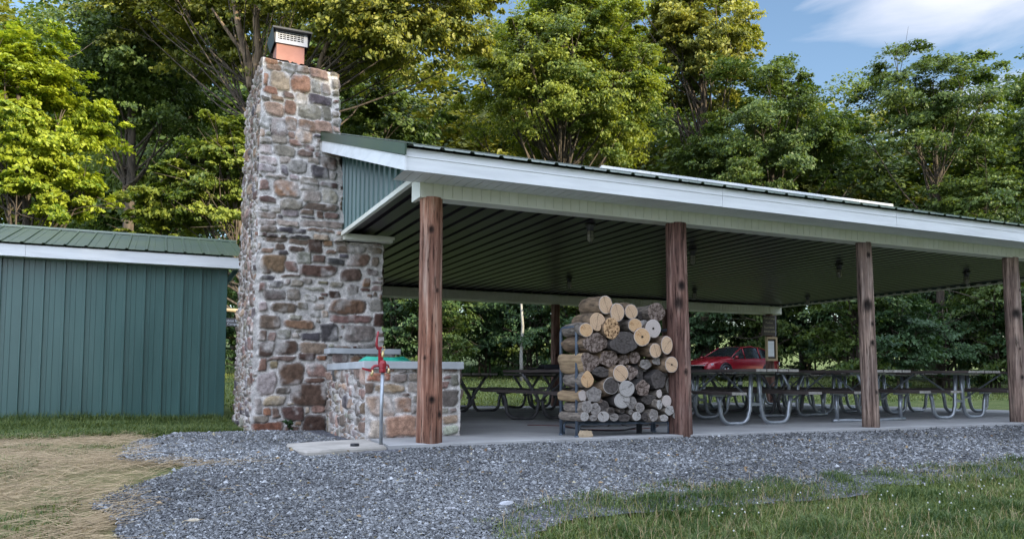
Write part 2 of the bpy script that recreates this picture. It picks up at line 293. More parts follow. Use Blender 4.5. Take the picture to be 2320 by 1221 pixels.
# loose stones lying on the bed
def stones(n, S=None):
    pts = []
    while sum(map(len, pts)) < n:
        x = rng.random(200000)*16.5-3; y = rng.random(200000)*8.6-4.6
        d = np.hypot(x-CAM[0], y-CAM[1]); k = (rng.random(200000) < (4.6/np.maximum(d, 4.6))**1.7) & (d > 3.6)
        x2 = x+.10*fb(x, y, 3, 2.2)+.03*rng.standard_normal(200000); y2 = y+.10*fb(x, y, 9, 2.2); k &= inpoly(x2, y2, GP) & ~((y > -.12) & (x > -.6)) & ~((x > -1.3) & (x < -.3) & (y > -.3) & (y < .9)) & ~((x > -1.5) & (y > 3.45))
        pts.append(np.stack([x[k], y[k]], -1))
    p = np.vstack(pts)[:n]; s = .006+.0085*rng.random(n)**2.2+.012*(rng.random(n) > .985)
    d = np.hypot(p[:, 0]-CAM[0], p[:, 1]-CAM[1]); s *= np.clip(d/6, 1, 1.7)**.8
    base = np.array([(1, 0, 0), (0, 1, 0), (-1, 0, 0), (0, -1, 0), (0, 0, .75), (0, 0, -.6)], float)
    V = base[None]*(.6+.8*rng.random((n, 6, 1)))+.25*rng.standard_normal((n, 6, 3)); a = rng.random(n)*6.28; c, si = np.cos(a), np.sin(a)
    V = np.stack([V[..., 0]*c[:, None]-V[..., 1]*si[:, None]*.75, V[..., 0]*si[:, None]+V[..., 1]*c[:, None]*.75, V[..., 2]*.8], -1)*s[:, None, None]
    V += np.stack([p[:, 0], p[:, 1], gz(p[:, 0], p[:, 1])+.018+.012*vn(p[:, 0], p[:, 1], 5, 3)+.3*s*rng.random(n)], -1)[:, None]
    T = np.array([(0, 1, 4), (1, 2, 4), (2, 3, 4), (3, 0, 4), (1, 0, 5), (2, 1, 5), (3, 2, 5), (0, 3, 5)]); F = (T[None]+6*np.arange(n)[:, None, None]).reshape(-1, 3)
    g = .07+.22*rng.random(n)**1.9+.22*(rng.random(n) > .968); patch = np.clip(1+.34*fb(p[:, 0], p[:, 1], 2, .9, 3), .45, 1.7)
    warm = rng.random(n) > .97; C = np.stack([g*(1+.25*warm)*patch, g*(1.03+.08*warm)*patch, g*(1.06-.3*warm)*patch, np.ones(n)], -1)
    return V.reshape(-1, 3), F, np.repeat(C, 6, 0)
V, F, C = stones(165000)
pebm = attr_mat('gravel_stone', .8, .2, 90, (.85, 1.15))
tag(mesh_obj('gravel_stones', V, [F], pebm, colr=C), 'loose crushed grey gravel stones in front of the pavilion', 'gravel', kind='stuff')
# a few larger stones one can pick out
for k, (px, py, sz, c, lb) in enumerate([(1148, 1141, .055, (.42, .43, .46), 'largest pale grey flat stone in the gravel near the front grass'),
        (1023, 1150, .032, (.38, .38, .40), 'small pale elongated stone left of the large flat stone'), (1327, 990, .085, (.42, .32, .21), 'tan angular rock at the foot of the firewood rack'),
        (440, 1172, .035, (.5, .45, .36), 'tan rounded stone in the left gravel near the hay')]):
    z = -.3 if k != 2 else 0
    for _ in range(4): P = un(px, py, 2, z); z = float(gz(P[0], P[1]))+.02 if k != 2 else .0
    mb = MB(); a = np.linspace(0, 6.283, 9)[:-1]; rr = 1+.25*rng.standard_normal(8)*.6; top = []
    for h, q in ((-.1, .9), (.25, 1), (.6, .75)): top.append(np.stack([np.cos(a)*rr*sz*q, np.sin(a)*rr*sz*.7*q, np.full(8, h*sz*(1.4 if k == 2 else .7))+.06*sz*rng.standard_normal(8)], -1))
    Vv = np.vstack(top); Qq = [(l*8+i, l*8+(i+1) % 8, l*8+8+(i+1) % 8, l*8+8+i) for l in (0, 1) for i in range(8)]
    mb.add(np.vstack([Vv, Vv[16:].mean(0)]), Qq, [(24, 16+i, 16+(i+1) % 8) for i in range(8)])
    tag(mb.build('rock' if k == 2 else 'pebble', simple('stone_%d' % k, tuple(x*.85 for x in c)+(1,), c+(1,), 40, .9, bump=.4, dist=.005), loc=None), lb, 'rock')
    ob = bpy.context.scene.collection.objects[-1]; ob.location = (P[0], P[1], z)

# ------------------------------------------------------------------ slab and pad
XL, WY = 13.66, 9.76
mb = MB()
xs = np.linspace(-.44, XL+.1, 60); rngj = lambda n, s: s*rng.standard_normal(n)
f0 = np.stack([xs, -.135+rngj(60, .006), np.full(60, .0)], -1); f1 = f0+[0, .03, .004]; f1[:, 1] = -.09; b0 = f1.copy(); b0[:, 0] = np.maximum(b0[:, 0], .25+.001*np.arange(60)); b0[:, 1] = WY+.13; b0[:, 2] = -.008*WY
lo = f0.copy(); lo[:, 2] = -.3; lob = b0.copy(); lob[:, 2] = -.3
Vv = np.vstack([lo, f0-[0, 0, .004], f1, b0, lob]); Qq = [(r*60+i, r*60+i+1, (r+1)*60+i+1, (r+1)*60+i) for r in range(4) for i in range(59)]
Qq += [(0, 60, 120, 180), (0, 180, 240, 240)][:1]
mb.add(Vv, Qq); tag(mb.build('concrete_slab', MT['concrete']), kind='structure')
pp = [(-1.29, .50), (-1.30, .2), (-1.28, -.2), (-1.23, -.33), (-1.12, -.33), (-.9, -.25), (-.63, -.17), (-.46, -.145), (-.445, .1), (-.445, .78), (-.8, .70)]
mb = MB(); n = len(pp); lay = [[(x, y, -.12) for x, y in pp], [(x*1.0, y, -.022) for x, y in pp]]
cxy = np.array(pp).mean(0); lay.append([(cxy[0]+(x-cxy[0])*.97, cxy[1]+(y-cxy[1])*.97, -.004) for x, y in pp])
Vv = np.vstack(lay+[[(cxy[0], cxy[1], -.004)]]); mb.add(Vv, [(l*n+i, l*n+(i+1) % n, l*n+n+(i+1) % n, l*n+n+i) for l in (0, 1) for i in range(n)], [(3*n, 2*n+i, 2*n+(i+1) % n) for i in range(n)])
tag(mb.build('concrete_pad', MT['pad'], smooth=False), kind='structure')

# ------------------------------------------------------------------ masonry
PAL = dict(M=(84, 67, 61), m=(104, 88, 82), m2=(128, 108, 102), b=(124, 104, 92), b2=(132, 108, 98), b3=(112, 100, 92), b4=(118, 98, 84), B=(108, 90, 74), O=(120, 94, 78), O2=(96, 66, 54),
           o=(142, 110, 92), o2=(155, 128, 104), o3=(138, 102, 82), O3=(148, 106, 88), p=(154, 132, 122), p2=(158, 130, 116), g=(122, 116, 111), g3=(104, 96, 94), l=(142, 137, 134), L=(152, 147, 150),
           d=(82, 78, 84), d2=(98, 90, 92), t=(158, 142, 124), T=(172, 158, 138), t2=(125, 112, 100), t3=(120, 112, 104))
PC = {k: np.array(lin(*v, 1.12)[:3])*[1.09, 1.04, .93] for k, v in PAL.items()}
MORT = np.array(lin(188, 183, 178, 1.2)[:3])
def wall_patch(P00, P10, P01, P11, Nn, given, seed, res=.013, small=True, jl=None, jr=None, big=(.07, .18, .035, .085), ledge=None, keep=None, pal='M m m2 b b3 b4 g g l d d2 m p t3'.split()):
    """a face of field-stone masonry: height field over a bilinear patch; returns V, Q, colours"""
    P00, P10, P01, P11 = [np.asarray(p, float) for p in (P00, P10, P01, P11)]; Nn = np.asarray(Nn, float)
    w_ = max(np.linalg.norm(P10-P00), np.linalg.norm(P11-P01)); h_ = np.linalg.norm(P01-P00); nu = int(w_/res)+2; nv = int(h_/res)+2
    u, v = np.meshgrid(np.linspace(0, 1, nu), np.linspace(0, 1, nv)); U = u*w_; Vv = v*h_; r = np.random.default_rng(seed)
    S = [list(s) for s in given]                                       # cu, cv, a, b, colour
    def tryfill(k, a0, a1, b0, b1, gap):
        for _ in range(k):
            a = a0+(a1-a0)*r.random(); b = b0+(b1-b0)*r.random(); cu = r.random()*w_; cv = r.random()*h_; ok = True
            for s in S:
                if max(abs(cu-s[0])/(a+s[2]+gap), abs(cv-s[1])/(b+s[3]+gap)) < .96: ok = False; break
            if ok: S.append([cu, cv, a, b, PC[pal[r.integers(len(pal))]]])
    if small:
        tryfill(1500, big[0], big[1], big[2], big[3], .012); tryfill(1600 if given else 2500, .04, .09, .022, .05, .008); tryfill(700 if given else 4000, .022, .045, .014, .03, .006)
    wu = U+.024*fb(U+seed, Vv, seed, 5.5, 4); wv = Vv+.018*fb(U, Vv+seed, seed+9, 6.5, 4)
    best = np.full(U.shape, 9.); who = np.zeros(U.shape, int)
    for i, s in enumerate(S):
        e = 3.0+3.5*r.random(); sh = .25*r.standard_normal()
        k = (np.abs(U-s[0]) < s[2]*1.4+.04) & (np.abs(Vv-s[1]) < s[3]*1.4+.06)
        if not k.any(): continue
        du = (wu[k]-s[0])/s[2]; dv = (wv[k]-s[1])/s[3]; du = du+sh*dv*.35
        d = (np.abs(du)**e+np.abs(dv)**e)**(1/e); d = np.where(d < best[k], d, best[k]); ch = d < best[k]
        b_ = best[k]; w2 = who[k]; w2[ch] = i; b_[ch] = d[ch]; best[k] = b_; who[k] = w2
    ins = best < 1.0; sid = who
    ph = r.random(len(S)+1)*.022+.022; tx = r.standard_normal((len(S)+1, 2))*.085
    disp = np.where(ins, ph[sid]*(1-np.clip(best, 0, 1)**13)+(U-np.array([s[0] for s in S])[sid])*tx[sid, 0]+(Vv-np.array([s[1] for s in S])[sid])*tx[sid, 1]+.009*fb(U, Vv, seed, 16, 4), .004*fb(U, Vv, seed, 15, 2))
    if ledge is not None: disp += ledge(U, Vv)
    e_ = np.minimum(np.clip(np.minimum(u, 1-u)*w_/.03, 0, 1), 1); disp *= e_
    P = ((1-u)*(1-v))[..., None]*P00+(u*(1-v))[..., None]*P10+((1-u)*v)[..., None]*P01+(u*v)[..., None]*P11+disp[..., None]*Nn
    for J, e2 in ((jl, u*w_), (jr, (1-u)*w_)):
        if J is not None:
            zz = P[..., 2]; a = .5+.5*vn(zz*0, zz*0+J[1], zz, 6)+.35*vn(zz*0, zz*0+J[1], zz, 17); P = P+(a*np.clip(1-e2/.16, 0, 1)**1.5)[..., None]*np.asarray(J[0], float)
    sc_ = np.array([s[4] for s in S]) if S else np.zeros((1, 3)); tint = (1+.16*r.standard_normal((len(sc_), 1)))*(1+.04*r.standard_normal((len(sc_), 3)))
    C = np.where(ins[..., None], (sc_*np.clip(tint, .6, 1.5))[sid], MORT*(1+.12*fb(U, Vv, seed, 9, 3))[..., None])
    rim = np.clip((best-.82)/.18, 0, 1)[..., None]*ins[..., None]; C = C*(1-.5*rim)+MORT*.8*.5*rim
    wash = np.clip(fb(U, Vv, seed+4, 5, 4)-.12, 0, .7)[..., None]; C = C*(1-wash)+MORT*wash       # lime and mortar smears
    idx = np.arange(U.size).reshape(U.shape); Q = np.stack([idx[:-1, :-1], idx[:-1, 1:], idx[1:, 1:], idx[1:, :-1]], -1).reshape(-1, 4)
    if keep is not None:
        kk = keep(P)[:-1, :-1].ravel(); Q = Q[kk]
    return P.reshape(-1, 3), Q, np.concatenate([C.reshape(-1, 3), np.ones((U.size, 1))], 1)
def join(name, parts, parent, loc):
    V = []; F = []; C = []; n = 0
    for v, q, c in parts: V.append(v); F.append(q+n); C.append(c); n += len(v)
    return mesh_obj(name, np.vstack(V), [np.vstack(F)], MT['stone'], parent, smooth=True, colr=np.vstack(C), loc=None)
def parse(txt, ox, oy, s, Yp, ax=1):
    out = []
    for it in txt.split(';'):
        x0, y0, x1, y1, c = it.split(','); x0, x1 = [ox+float(t)/s for t in (x0, x1)]; y0, y1 = [oy+float(t)/s for t in (y0, y1)]
        A = un(x0, y0, ax, Yp); Bq = un(x1, y1, ax, Yp); A2 = un(x0, y1, ax, Yp); B2 = un(x1, y0, ax, Yp)
        cx = (A+Bq+A2+B2)/4; out.append((cx, abs(Bq[0]-A[0]+B2[0]-A2[0])/4, abs(A[2]-A2[2]+B2[2]-Bq[2])/4, PC[c.strip()]))
    return out
TA = "385,50,600,125,o;410,130,650,205,b;600,90,665,130,b;670,100,870,225,g;860,115,1060,225,t2;1060,170,1360,300,m2;480,215,770,465,p;780,240,1080,495,o;1100,305,1220,490,l;1245,350,1365,500,l;385,265,450,420,o;400,430,580,530,o;660,480,830,580,m;840,505,1015,670,l;1050,515,1380,645,d;485,545,660,620,b;360,560,475,620,g;390,640,680,820,p;670,600,860,800,b2;885,620,1245,850,g;1250,655,1370,860,g;365,820,480,985,l;490,840,720,1080,g;675,830,870,1020,p;890,860,1150,1020,b;1110,860,1375,1030,p;350,990,430,1100,p;440,1005,510,1080,l;500,1060,720,1185,g;345,1105,500,1190,g;725,1030,830,1120,b;830,990,1085,1170,p;730,1130,920,1215,b;925,1180,1080,1221,m"
TB = "355,40,500,165,l;520,40,825,185,g;855,100,1075,200,m;955,30,1110,110,m;1110,120,1200,200,m;345,190,570,300,l;340,300,560,415,l;610,185,780,290,l;615,300,720,430,d;730,230,1000,410,l;1005,200,1165,280,g;1180,180,1400,350,m;1045,310,1300,470,d;1310,380,1400,490,m;450,435,700,485,l;735,420,870,500,l;885,460,1150,585,g;1160,520,1400,595,m;350,490,455,655,m2;510,500,885,725,O;905,550,1150,650,l;905,640,1180,800,l;1190,610,1385,810,l;330,730,570,800,m;610,745,910,910,g;280,845,370,905,b;370,830,460,905,l;480,860,640,945,l;920,810,1385,920,m;310,915,570,1010,m2;580,970,660,1015,d;650,900,870,990,l;890,905,1065,965,m;1100,920,1185,1020,m;1190,940,1385,1025,m;890,985,1075,1015,d;310,1030,550,1110,g;550,1040,850,1130,g;850,1050,1480,1150,g;350,1110,550,1215,t3;560,1145,950,1215,d;960,1160,1300,1215,m"
TC = "280,150,530,215,m;540,150,740,175,d;540,185,750,235,m;725,150,870,325,M;875,200,970,265,o2;985,190,1100,250,g;995,255,1290,320,b3;1300,260,1440,330,b3;1120,200,1440,250,b;380,225,490,285,m;525,255,695,310,m;270,260,370,310,b;420,290,530,335,d;270,330,505,505,b4;495,400,620,505,m;610,310,770,435,l;780,340,885,415,m;905,370,1085,440,d;1115,330,1330,465,b;1350,360,1420,450,g;635,440,1010,555,M;1045,475,1245,600,M;1300,480,1425,540,M;1255,565,1340,660,o;260,475,340,515,m;245,535,380,585,d;435,530,640,560,m;320,590,480,660,d;490,585,540,640,g;550,590,690,660,g;665,565,770,615,l;940,600,1080,650,g;1105,635,1230,735,g;930,685,1060,765,M;700,645,885,690,l;265,675,510,785,d2;515,680,660,790,g;230,610,300,700,m;765,815,895,880,l;690,730,810,800,l;940,775,1310,925,B;1330,770,1465,890,l;355,815,620,910,m;235,935,450,1065,m;475,975,780,1065,b4;235,800,320,900,l;950,935,1360,1015,m2;1370,910,1465,1050,M;840,1010,1015,1195,d;1080,1035,1385,1195,d2;240,1080,310,1175,m;325,1095,400,1180,m2;410,1075,560,1160,l;655,1100,840,1180,d;570,1110,640,1160,l"
TD = "235,140,385,290,M;400,130,630,290,M;645,150,920,270,m2;625,265,795,335,M;805,280,920,325,o3;325,295,600,340,m;240,300,310,430,b;335,345,425,420,t;430,360,690,580,M;705,360,920,500,m2;695,505,890,555,M;235,450,405,675,L;410,595,560,660,g3;290,680,520,780,T;550,560,915,790,M;285,805,370,870,o3;375,800,450,905,m;470,790,690,930,M;530,750,585,780,t;760,770,910,850,b;695,800,740,855,l;205,700,275,855,l;190,870,345,940,g;185,940,480,1070,O2;670,860,905,1060,M;590,930,660,970,b;975,190,1140,220,b;1200,170,1400,220,l;1000,310,1130,370,m2;490,980,640,1065,m"
TE = "265,585,445,660,O3;455,595,585,670,g;595,590,685,660,g;230,670,325,765,m;330,685,555,755,t;585,670,690,755,l;265,780,470,935,p;480,795,610,915,o3;615,780,680,830,g;615,860,680,915,l;410,930,670,1115,p2;260,970,400,1130,l;930,600,1000,695,l;870,730,995,860,g;870,870,930,910,l;940,870,990,910,g;865,935,1000,1010,t;865,1020,1000,1090,l;700,590,850,690,g;700,710,850,850,p;700,870,850,960,b3;700,980,850,1090,l"
YC = 3.6
allst = parse(TA, 530, 120, 5.815, YC)+parse(TB, 530, 320, 5.815, YC)+parse(TC, 530, 500, 4.36, YC)+parse(TD, 530, 740, 4.36, YC)
ZM = 2.56; ZT = 5.02
def local(sts, O, u0, h0, lo, hi): return [(s[0][0]-u0, s[0][2]-h0, s[1], s[2], s[3]) for s in sts if lo < s[0][2] < hi]
chim = empty('stone_chimney', (-.7, 4.9, -.12), 'tall tapering fieldstone chimney with a terracotta flue at the left end of the pavilion', 'chimney')
BK = 6.15; dl = lambda z: -1.30+.02*(z/5)
JL = ((-.032, -.02, 0), 3); JR = ((.035, -.02, 0), 8); JB = ((-.035, .02, 0), 5); JT = ((.028, -.02, 0), 12); JBT = ((.04, .03, 0), 15)
z0 = -.3
def led(U, V):
    z = z0+V; return .045*np.clip(1-np.abs(z-2.66)/.12, 0, 1)
front = wall_patch((-1.28, YC, z0), (.47, YC, z0), (-1.26, YC, ZM), (.47, YC, ZM), (0, -1, 0), local(allst, None, -1.28, z0, z0, ZM+.02), 11, jl=JL, jr=JR)
upper = wall_patch((-1.26, YC, ZM), (-.10, YC, ZM), (-1.24, YC+.06, ZT+.07), (-.225, YC+.06, ZT), (0, -1, 0), local(allst, None, -1.26, ZM, ZM-.02, ZT+.1), 12, jl=JL, jr=JT,
                   ledge=lambda U, V: .05*np.clip(1-np.abs(V-.10)/.14, 0, 1)**.5)
leftf = wall_patch((-1.28, BK, z0), (-1.28, YC, z0), (-1.24, BK-.5, ZT+.07), (-1.24, YC+.06, ZT+.07), (-1, 0, 0), [], 13, jl=JB, jr=JL, big=(.08, .2, .04, .1))
rightf = wall_patch((.47, YC, z0), (.47, BK, z0), (.47, YC, ZM), (.47, BK, ZM), (1, 0, 0), [], 14, res=.03, jl=JR)
rightu = wall_patch((-.10, YC, ZM), (-.10, BK, ZM), (-.225, YC+.06, ZT), (-.225, BK-.5, ZT), (1, 0, 0), [], 15, res=.03, jl=JT)
back = wall_patch((.47, BK, z0), (-1.28, BK, z0), (-.225, BK-.5, ZT), (-1.24, BK-.5, ZT), (0, 1, 0), [], 16, res=.04)
topp = wall_patch((-1.24, YC+.06, ZT+.07), (-.225, YC+.06, ZT), (-1.24, BK-.5, ZT+.07), (-.225, BK-.5, ZT), (0, 0, 1), [], 17, res=.03)
mid = wall_patch((-.15, YC, ZM), (.47, YC, ZM), (-.15, BK, ZM), (.47, BK, ZM), (0, 0, 1), [], 18, res=.05)
def L(o, p): o.parent = p; o.location = -p.location; return o
def part(o, p): o.parent = p; o.matrix_parent_inverse = Matrix.Translation(-p.location) if p.rotation_euler.z == 0 else (Matrix.Translation(p.location) @ p.rotation_euler.to_matrix().to_4x4()).inverted(); return o
part(join('stone_masonry', [front, upper, leftf, rightf, rightu, back, topp, mid], None, None), chim)
# crown stones round the rim
mbk = MB()
fl = MB(); fx0, fx1, fy0, fy1 = -.97, -.56, 4.45, 4.86
def flue(b, x0, x1, y0, y1, z0, z1, t):
    b.box(x0, x1, y0, y0+t, z0, z1); b.box(x0, x1, y1-t, y1, z0, z1); b.box(x0, x0+t, y0+t, y1-t, z0, z1); b.box(x1-t, x1, y0+t, y1-t, z0, z1)
flue(fl, fx0, fx1, fy0, fy1, 5.0, 5.70, .03); part(fl.build('flue_liner', MT['terra']), chim)
cp = empty('x', (0, 0, 0), None, None); bpy.data.objects.remove(cp)
cm = MB(); cz0, cz1 = 5.66, 5.85
a0, a1, b0_, b1_ = fx0-.02, fx1+.04, fy0-.02, fy1+.04
for x in np.linspace(a0+.05, a1-.05, 8): cm.box(x-.006, x+.006, b0_, b0_+.01, cz0+.04, cz1)
for z in np.linspace(cz0+.055, cz1-.015, 5): cm.box(a0, a1, b0_-.004, b0_+.004, z-.006, z+.006)
cm.box(a0, a1, b0_-.012, b0_+.008, cz0, cz0+.045); cm.box(a0, a0+.03, b0_-.01, b0_+.01, cz0+.045, cz1); cm.box(a1-.06, a1, b0_-.01, b0_+.01, cz0+.045, cz1)
cap = MB()
cap.prism([(a0-.055, b0_-.10, cz1+.01), (a1+.055, b0_-.10, cz1+.01), (a1+.02, b0_+.1, cz1+.06), (a0-.02, b0_+.1, cz1+.06)], (0, .36, .0))
cap.box(a0-.055, a1+.055, b0_-.10, b1_+.10, cz1-.006, cz1+.02); 
for xx in (a0-.02, a1+.01): cap.box(xx, xx+.012, b0_+.0, b1_, cz0, cz1)
cap.prism([(a0-.055, b0_-.10, cz1), (a0-.02, b0_-.0, cz0), (a0-.02, b1_, cz0), (a0-.055, b1_+.10, cz1)], (.01, 0, 0)); cap.prism([(a1+.055, b0_-.10, cz1), (a1+.02, b0_, cz0), (a1+.02, b1_, cz0), (a1+.055, b1_+.1, cz1)], (-.01, 0, 0))
cap.box(a0, a1, b1_-.01, b1_, cz0, cz1)
hood = cap.build('chimney_hood', MT['black']); part(hood, chim); g = cm.build('spark_grille', MT['ltgrey'], hood)
# ---- low stone counter in front of the chimney
ctr = empty('stone_counter', (.1, 2.2, 0), 'low fieldstone counter with a grey concrete cap in front of the chimney', 'counter')
TEs = parse(TE, 760, 680, 3.59, .8)
cf = wall_patch((-.43, .8, -.05), (.63, .8, -.05), (-.43, .8, .735), (.63, .8, .735), (0, -1, 0), local(TEs, None, -.43, -.05, -.06, .8), 21, jl=((-.02, -.02, 0), 4), jr=((.02, -.02, 0), 6))
cl = wall_patch((-.27, 3.6, -.2), (-.43, .8, -.2), (-.27, 3.6, .735), (-.43, .8, .735), (-1, 0, 0), [], 22, jr=((-.02, -.02, 0), 4), big=(.09, .22, .05, .11), pal='b b3 t3 g g l t3 p m d g3'.split())
cr_ = wall_patch((.63, .8, -.05), (.63, 3.6, -.05), (.63, .8, .735), (.63, 3.6, .735), (1, 0, 0), [], 23, res=.03, jl=((.02, -.02, 0), 6))
cbl = wall_patch((-.30, 3.22, .80), (.58, 3.22, .80), (-.30, 3.22, .955), (.58, 3.22, .955), (0, -1, 0), [], 24)
part(join('stone_masonry', [cf, cl, cr_, cbl], None, None), ctr)
def slabcap(name, x0, x1, y0, y1, z0, z1, joints, parent):
    b = MB(); ys = [y0]+joints+[y1]
    for i in range(len(ys)-1): b.box(x0+.002*random.random(), x1+.004*random.random(), ys[i]+(.004 if i else 0), ys[i+1], z0, z1+.003*random.random())
    o = b.build(name, MT['cap']); bv = o.modifiers.new('b', 'BEVEL'); bv.width = .008; bv.segments = 2; part(o, parent)
b = MB(); xl = lambda y: -.475+(y-.735)*.0575
for ya, yb in ((.735, 1.45), (1.454, 2.3), (2.304, 3.52)): b.prism([(xl(ya), ya, .735), (.66, ya, .735), (.66, yb, .735), (xl(yb), yb, .735)], (0, 0, .08+.003*random.random()))
o = b.build('capstone', MT['cap']); bv = o.modifiers.new('b', 'BEVEL'); bv.width = .007; bv.segments = 2; bv.limit_method = 'ANGLE'; part(o, ctr)
slabcap('upper_ledge', -.355, .63, 3.12, 3.54, .957, 1.03, [], ctr)

# ------------------------------------------------------------------ pavilion
pav = empty('pavilion', (6, 4.9, 0), 'open-sided picnic pavilion with white fascia, green metal roof and rough log posts', 'pavilion')
def corr(xs_len, pitch, prof):    # profile samples along one direction: list of (s, h)
    out = [(0, 0)]; s = 0
    while s < xs_len:
        for a, h in prof:
            if s+a*pitch < xs_len: out.append((s+a*pitch, h))
        s += pitch
    out.append((xs_len, 0)); return out
def ribbed(name, O, U, lu, Vd, lv, Nn, pitch, prof, mat, parent=None, thick=.0):
    O, U, Vd, Nn = [np.asarray(a, float) for a in (O, U, Vd, Nn)]; pr_ = corr(lu, pitch, prof); n = len(pr_)
    A = np.array([O+U*s+Nn*h for s, h in pr_]); B = A+Vd*lv; mb = MB(); mb.add(np.vstack([A, B]), [(i, i+1, n+i+1, n+i) for i in range(n-1)])
    o = mb.build(name, mat)
    if thick: md = o.modifiers.new('s', 'SOLIDIFY'); md.thickness = thick; md.offset = 0
    return o
PR_MAJ = [(.0, 0), (.08, .0), (.12, .020), (.24, .020), (.28, 0), (.48, 0), (.50, .004), (.54, .004), (.56, 0), (.74, 0), (.76, .004), (.80, .004), (.82, 0)]
PR_GROOVE = [(.0, 0), (.90, 0), (.905, -.008), (.965, -.008), (.97, 0)]
ZE = 2.79; SLP = .315; YE = -.55; RY = 4.88; ZR = ZE+SLP*(RY-YE); XO = -.42; XR = XL+.35
c_ = 1/math.hypot(1, SLP)
ln = (RY-YE)/c_
PR_ROOF = [(.0, 0), (.06, .0), (.10, .017), (.20, .017), (.24, 0), (.5, 0), (.52, .004), (.56, .004), (.58, 0)]
part(ribbed('roof', (XO, YE, ZE), (1, 0, 0), XR-XO, (0, c_, SLP*c_), ln, (0, -SLP*c_, c_), .305, PR_ROOF, MT['green_roof'], thick=.004), pav)
part(ribbed('roof', (XO, 2*RY-YE, ZE), (1, 0, 0), XR-XO, (0, -c_, SLP*c_), ln, (0, SLP*c_, c_), .305, PR_ROOF, MT['green_roof'], thick=.004), pav)
mb = MB(); mb.prism([(XO-.01, RY-.2, ZR-.035), (XO-.01, RY, ZR+.035), (XO-.01, RY+.2, ZR-.035), (XO-.01, RY, ZR+.025)], (XR-XO+.02, 0, 0)); part(mb.build('ridge_cap', MT['green_roof']), pav)
for xe, sg in ((XO, -1), (XR, 1)):
    for yy, s2 in ((YE, 1), (2*RY-YE, -1)):
        mb = MB(); y1 = RY
        mb.prism([(xe, yy, ZE+.02), (xe, y1, ZR+.02), (xe, y1, ZR-.11), (xe, yy, ZE-.09)], (sg*.018, 0, 0))
        mb.prism([(xe+sg*.018, yy, ZE+.032), (xe+sg*.018, y1, ZR+.032), (xe-sg*.09, y1, ZR+.032), (xe-sg*.09, yy, ZE+.032)], (0, 0, .006))
        part(mb.build('rake_trim', MT['green_roof']), pav)
        mb = MB(); mb.prism([(xe+.002*sg, yy+s2*.04, ZE-.085), (xe+.002*sg, y1, ZR-.10), (xe+.002*sg, y1, ZR-.27), (xe+.002*sg, yy+s2*.04, ZE-.225)], (-sg*.02, 0, 0)); part(mb.build('rake_fascia', MT['white']), pav)
for yy, s2 in ((-.5, 1), (2*RY+.5, -1)):
    mb = MB()
    xj = [XO+.005, 3.3, 6.1, 9.2, 12.1, XR-.005]
    for i in range(5): mb.box(xj[i], xj[i+1]-.005, min(yy, yy+s2*.018), max(yy, yy+s2*.018), 2.572-.001*(i % 2), 2.782)
    mb.box(XO+.01, XR-.01, min(yy-s2*.006, yy), max(yy-s2*.006, yy)-.001, 2.700, 2.704)
    part(mb.build('eave_fascia', MT['white']), pav)
    sof = ribbed('soffit', (XO+.01, yy+s2*.018, 2.582), (1, 0, 0), XR-XO-.02, (0, s2, 0), .425, (0, 0, -1), .105, PR_GROOVE, MT['white']); part(sof, pav)
BX0 = -.135
for yy, s2 in ((-.07, 1), (WY+.07, -1)):
    bm = MB(); bm.box(BX0+.01, XL+.1, min(yy+s2*.012, yy+s2*.26), max(yy+s2*.012, yy+s2*.26), 2.455, 2.665)
    bm.box(BX0, BX0+.04, min(yy-.01*s2, yy+s2*.27), max(yy-.01*s2, yy+s2*.27), 2.435, 2.69); bm.box(XL+.08, XL+.12, min(yy-.01*s2, yy+s2*.27), max(yy-.01*s2, yy+s2*.27), 2.435, 2.69)
    bm.box(BX0+.04, XL+.08, min(yy-.012*s2, yy+.03*s2), max(yy-.012*s2, yy+.03*s2), 2.437, 2.456)
    bo = bm.build('beam', MT['cream']); part(bo, pav)
    q = ribbed('beam_cladding', (BX0+.04, yy, 2.456), (1, 0, 0), XL+.1-BX0-.06, (0, 0, 1), .208, (0, -s2, 0), .105, PR_GROOVE, MT['cream']); part(q, bo)
    if s2 == -1:
        q = ribbed('beam_cladding', (BX0+.04, WY-.20, 2.456), (1, 0, 0), XL+.1-BX0-.06, (0, 0, 1), .2, (0, -1, 0), .105, PR_GROOVE, MT['cream']); part(q, bo)
CEIL = [(.0, 0), (.70, 0), (.74, .045), (.93, .045), (.97, 0)]
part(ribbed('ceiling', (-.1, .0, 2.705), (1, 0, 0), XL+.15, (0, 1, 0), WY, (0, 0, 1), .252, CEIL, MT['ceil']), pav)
for xg, sg in ((-.1, -1), (XL+.06, 1)):
    o = ribbed('gable_wall', (xg, .0, 2.66), (0, 1, 0), WY, (0, 0, 1), 1.9, (sg, 0, 0), .235, [(.0, 0), (.30, 0), (.38, .028), (.62, .028), (.70, 0)], MT['green_wall'])
    for v in o.data.vertices:
        y, z = v.co.y, v.co.z
        if z > 3: v.co.z = ZE-.05+SLP*((y-YE) if y < RY else (2*RY-YE-y))
    # extra columns at the ridge are close enough for the slope
    part(o, pav)
    mb = MB(); mb.box(xg+(-.05 if sg < 0 else .0), xg+(0 if sg < 0 else .05), -.03, WY+.03, 2.635, 2.69); part(mb.build('gable_trim', MT['cream']), pav)
mb = MB(); mb.box(-.12, .58, 3.42, 3.56, 2.575, 2.64); mb.box(-.12, .60, 3.40, 3.44, 2.61, 2.655); part(mb.build('mantel_trim', MT['cream']), pav)
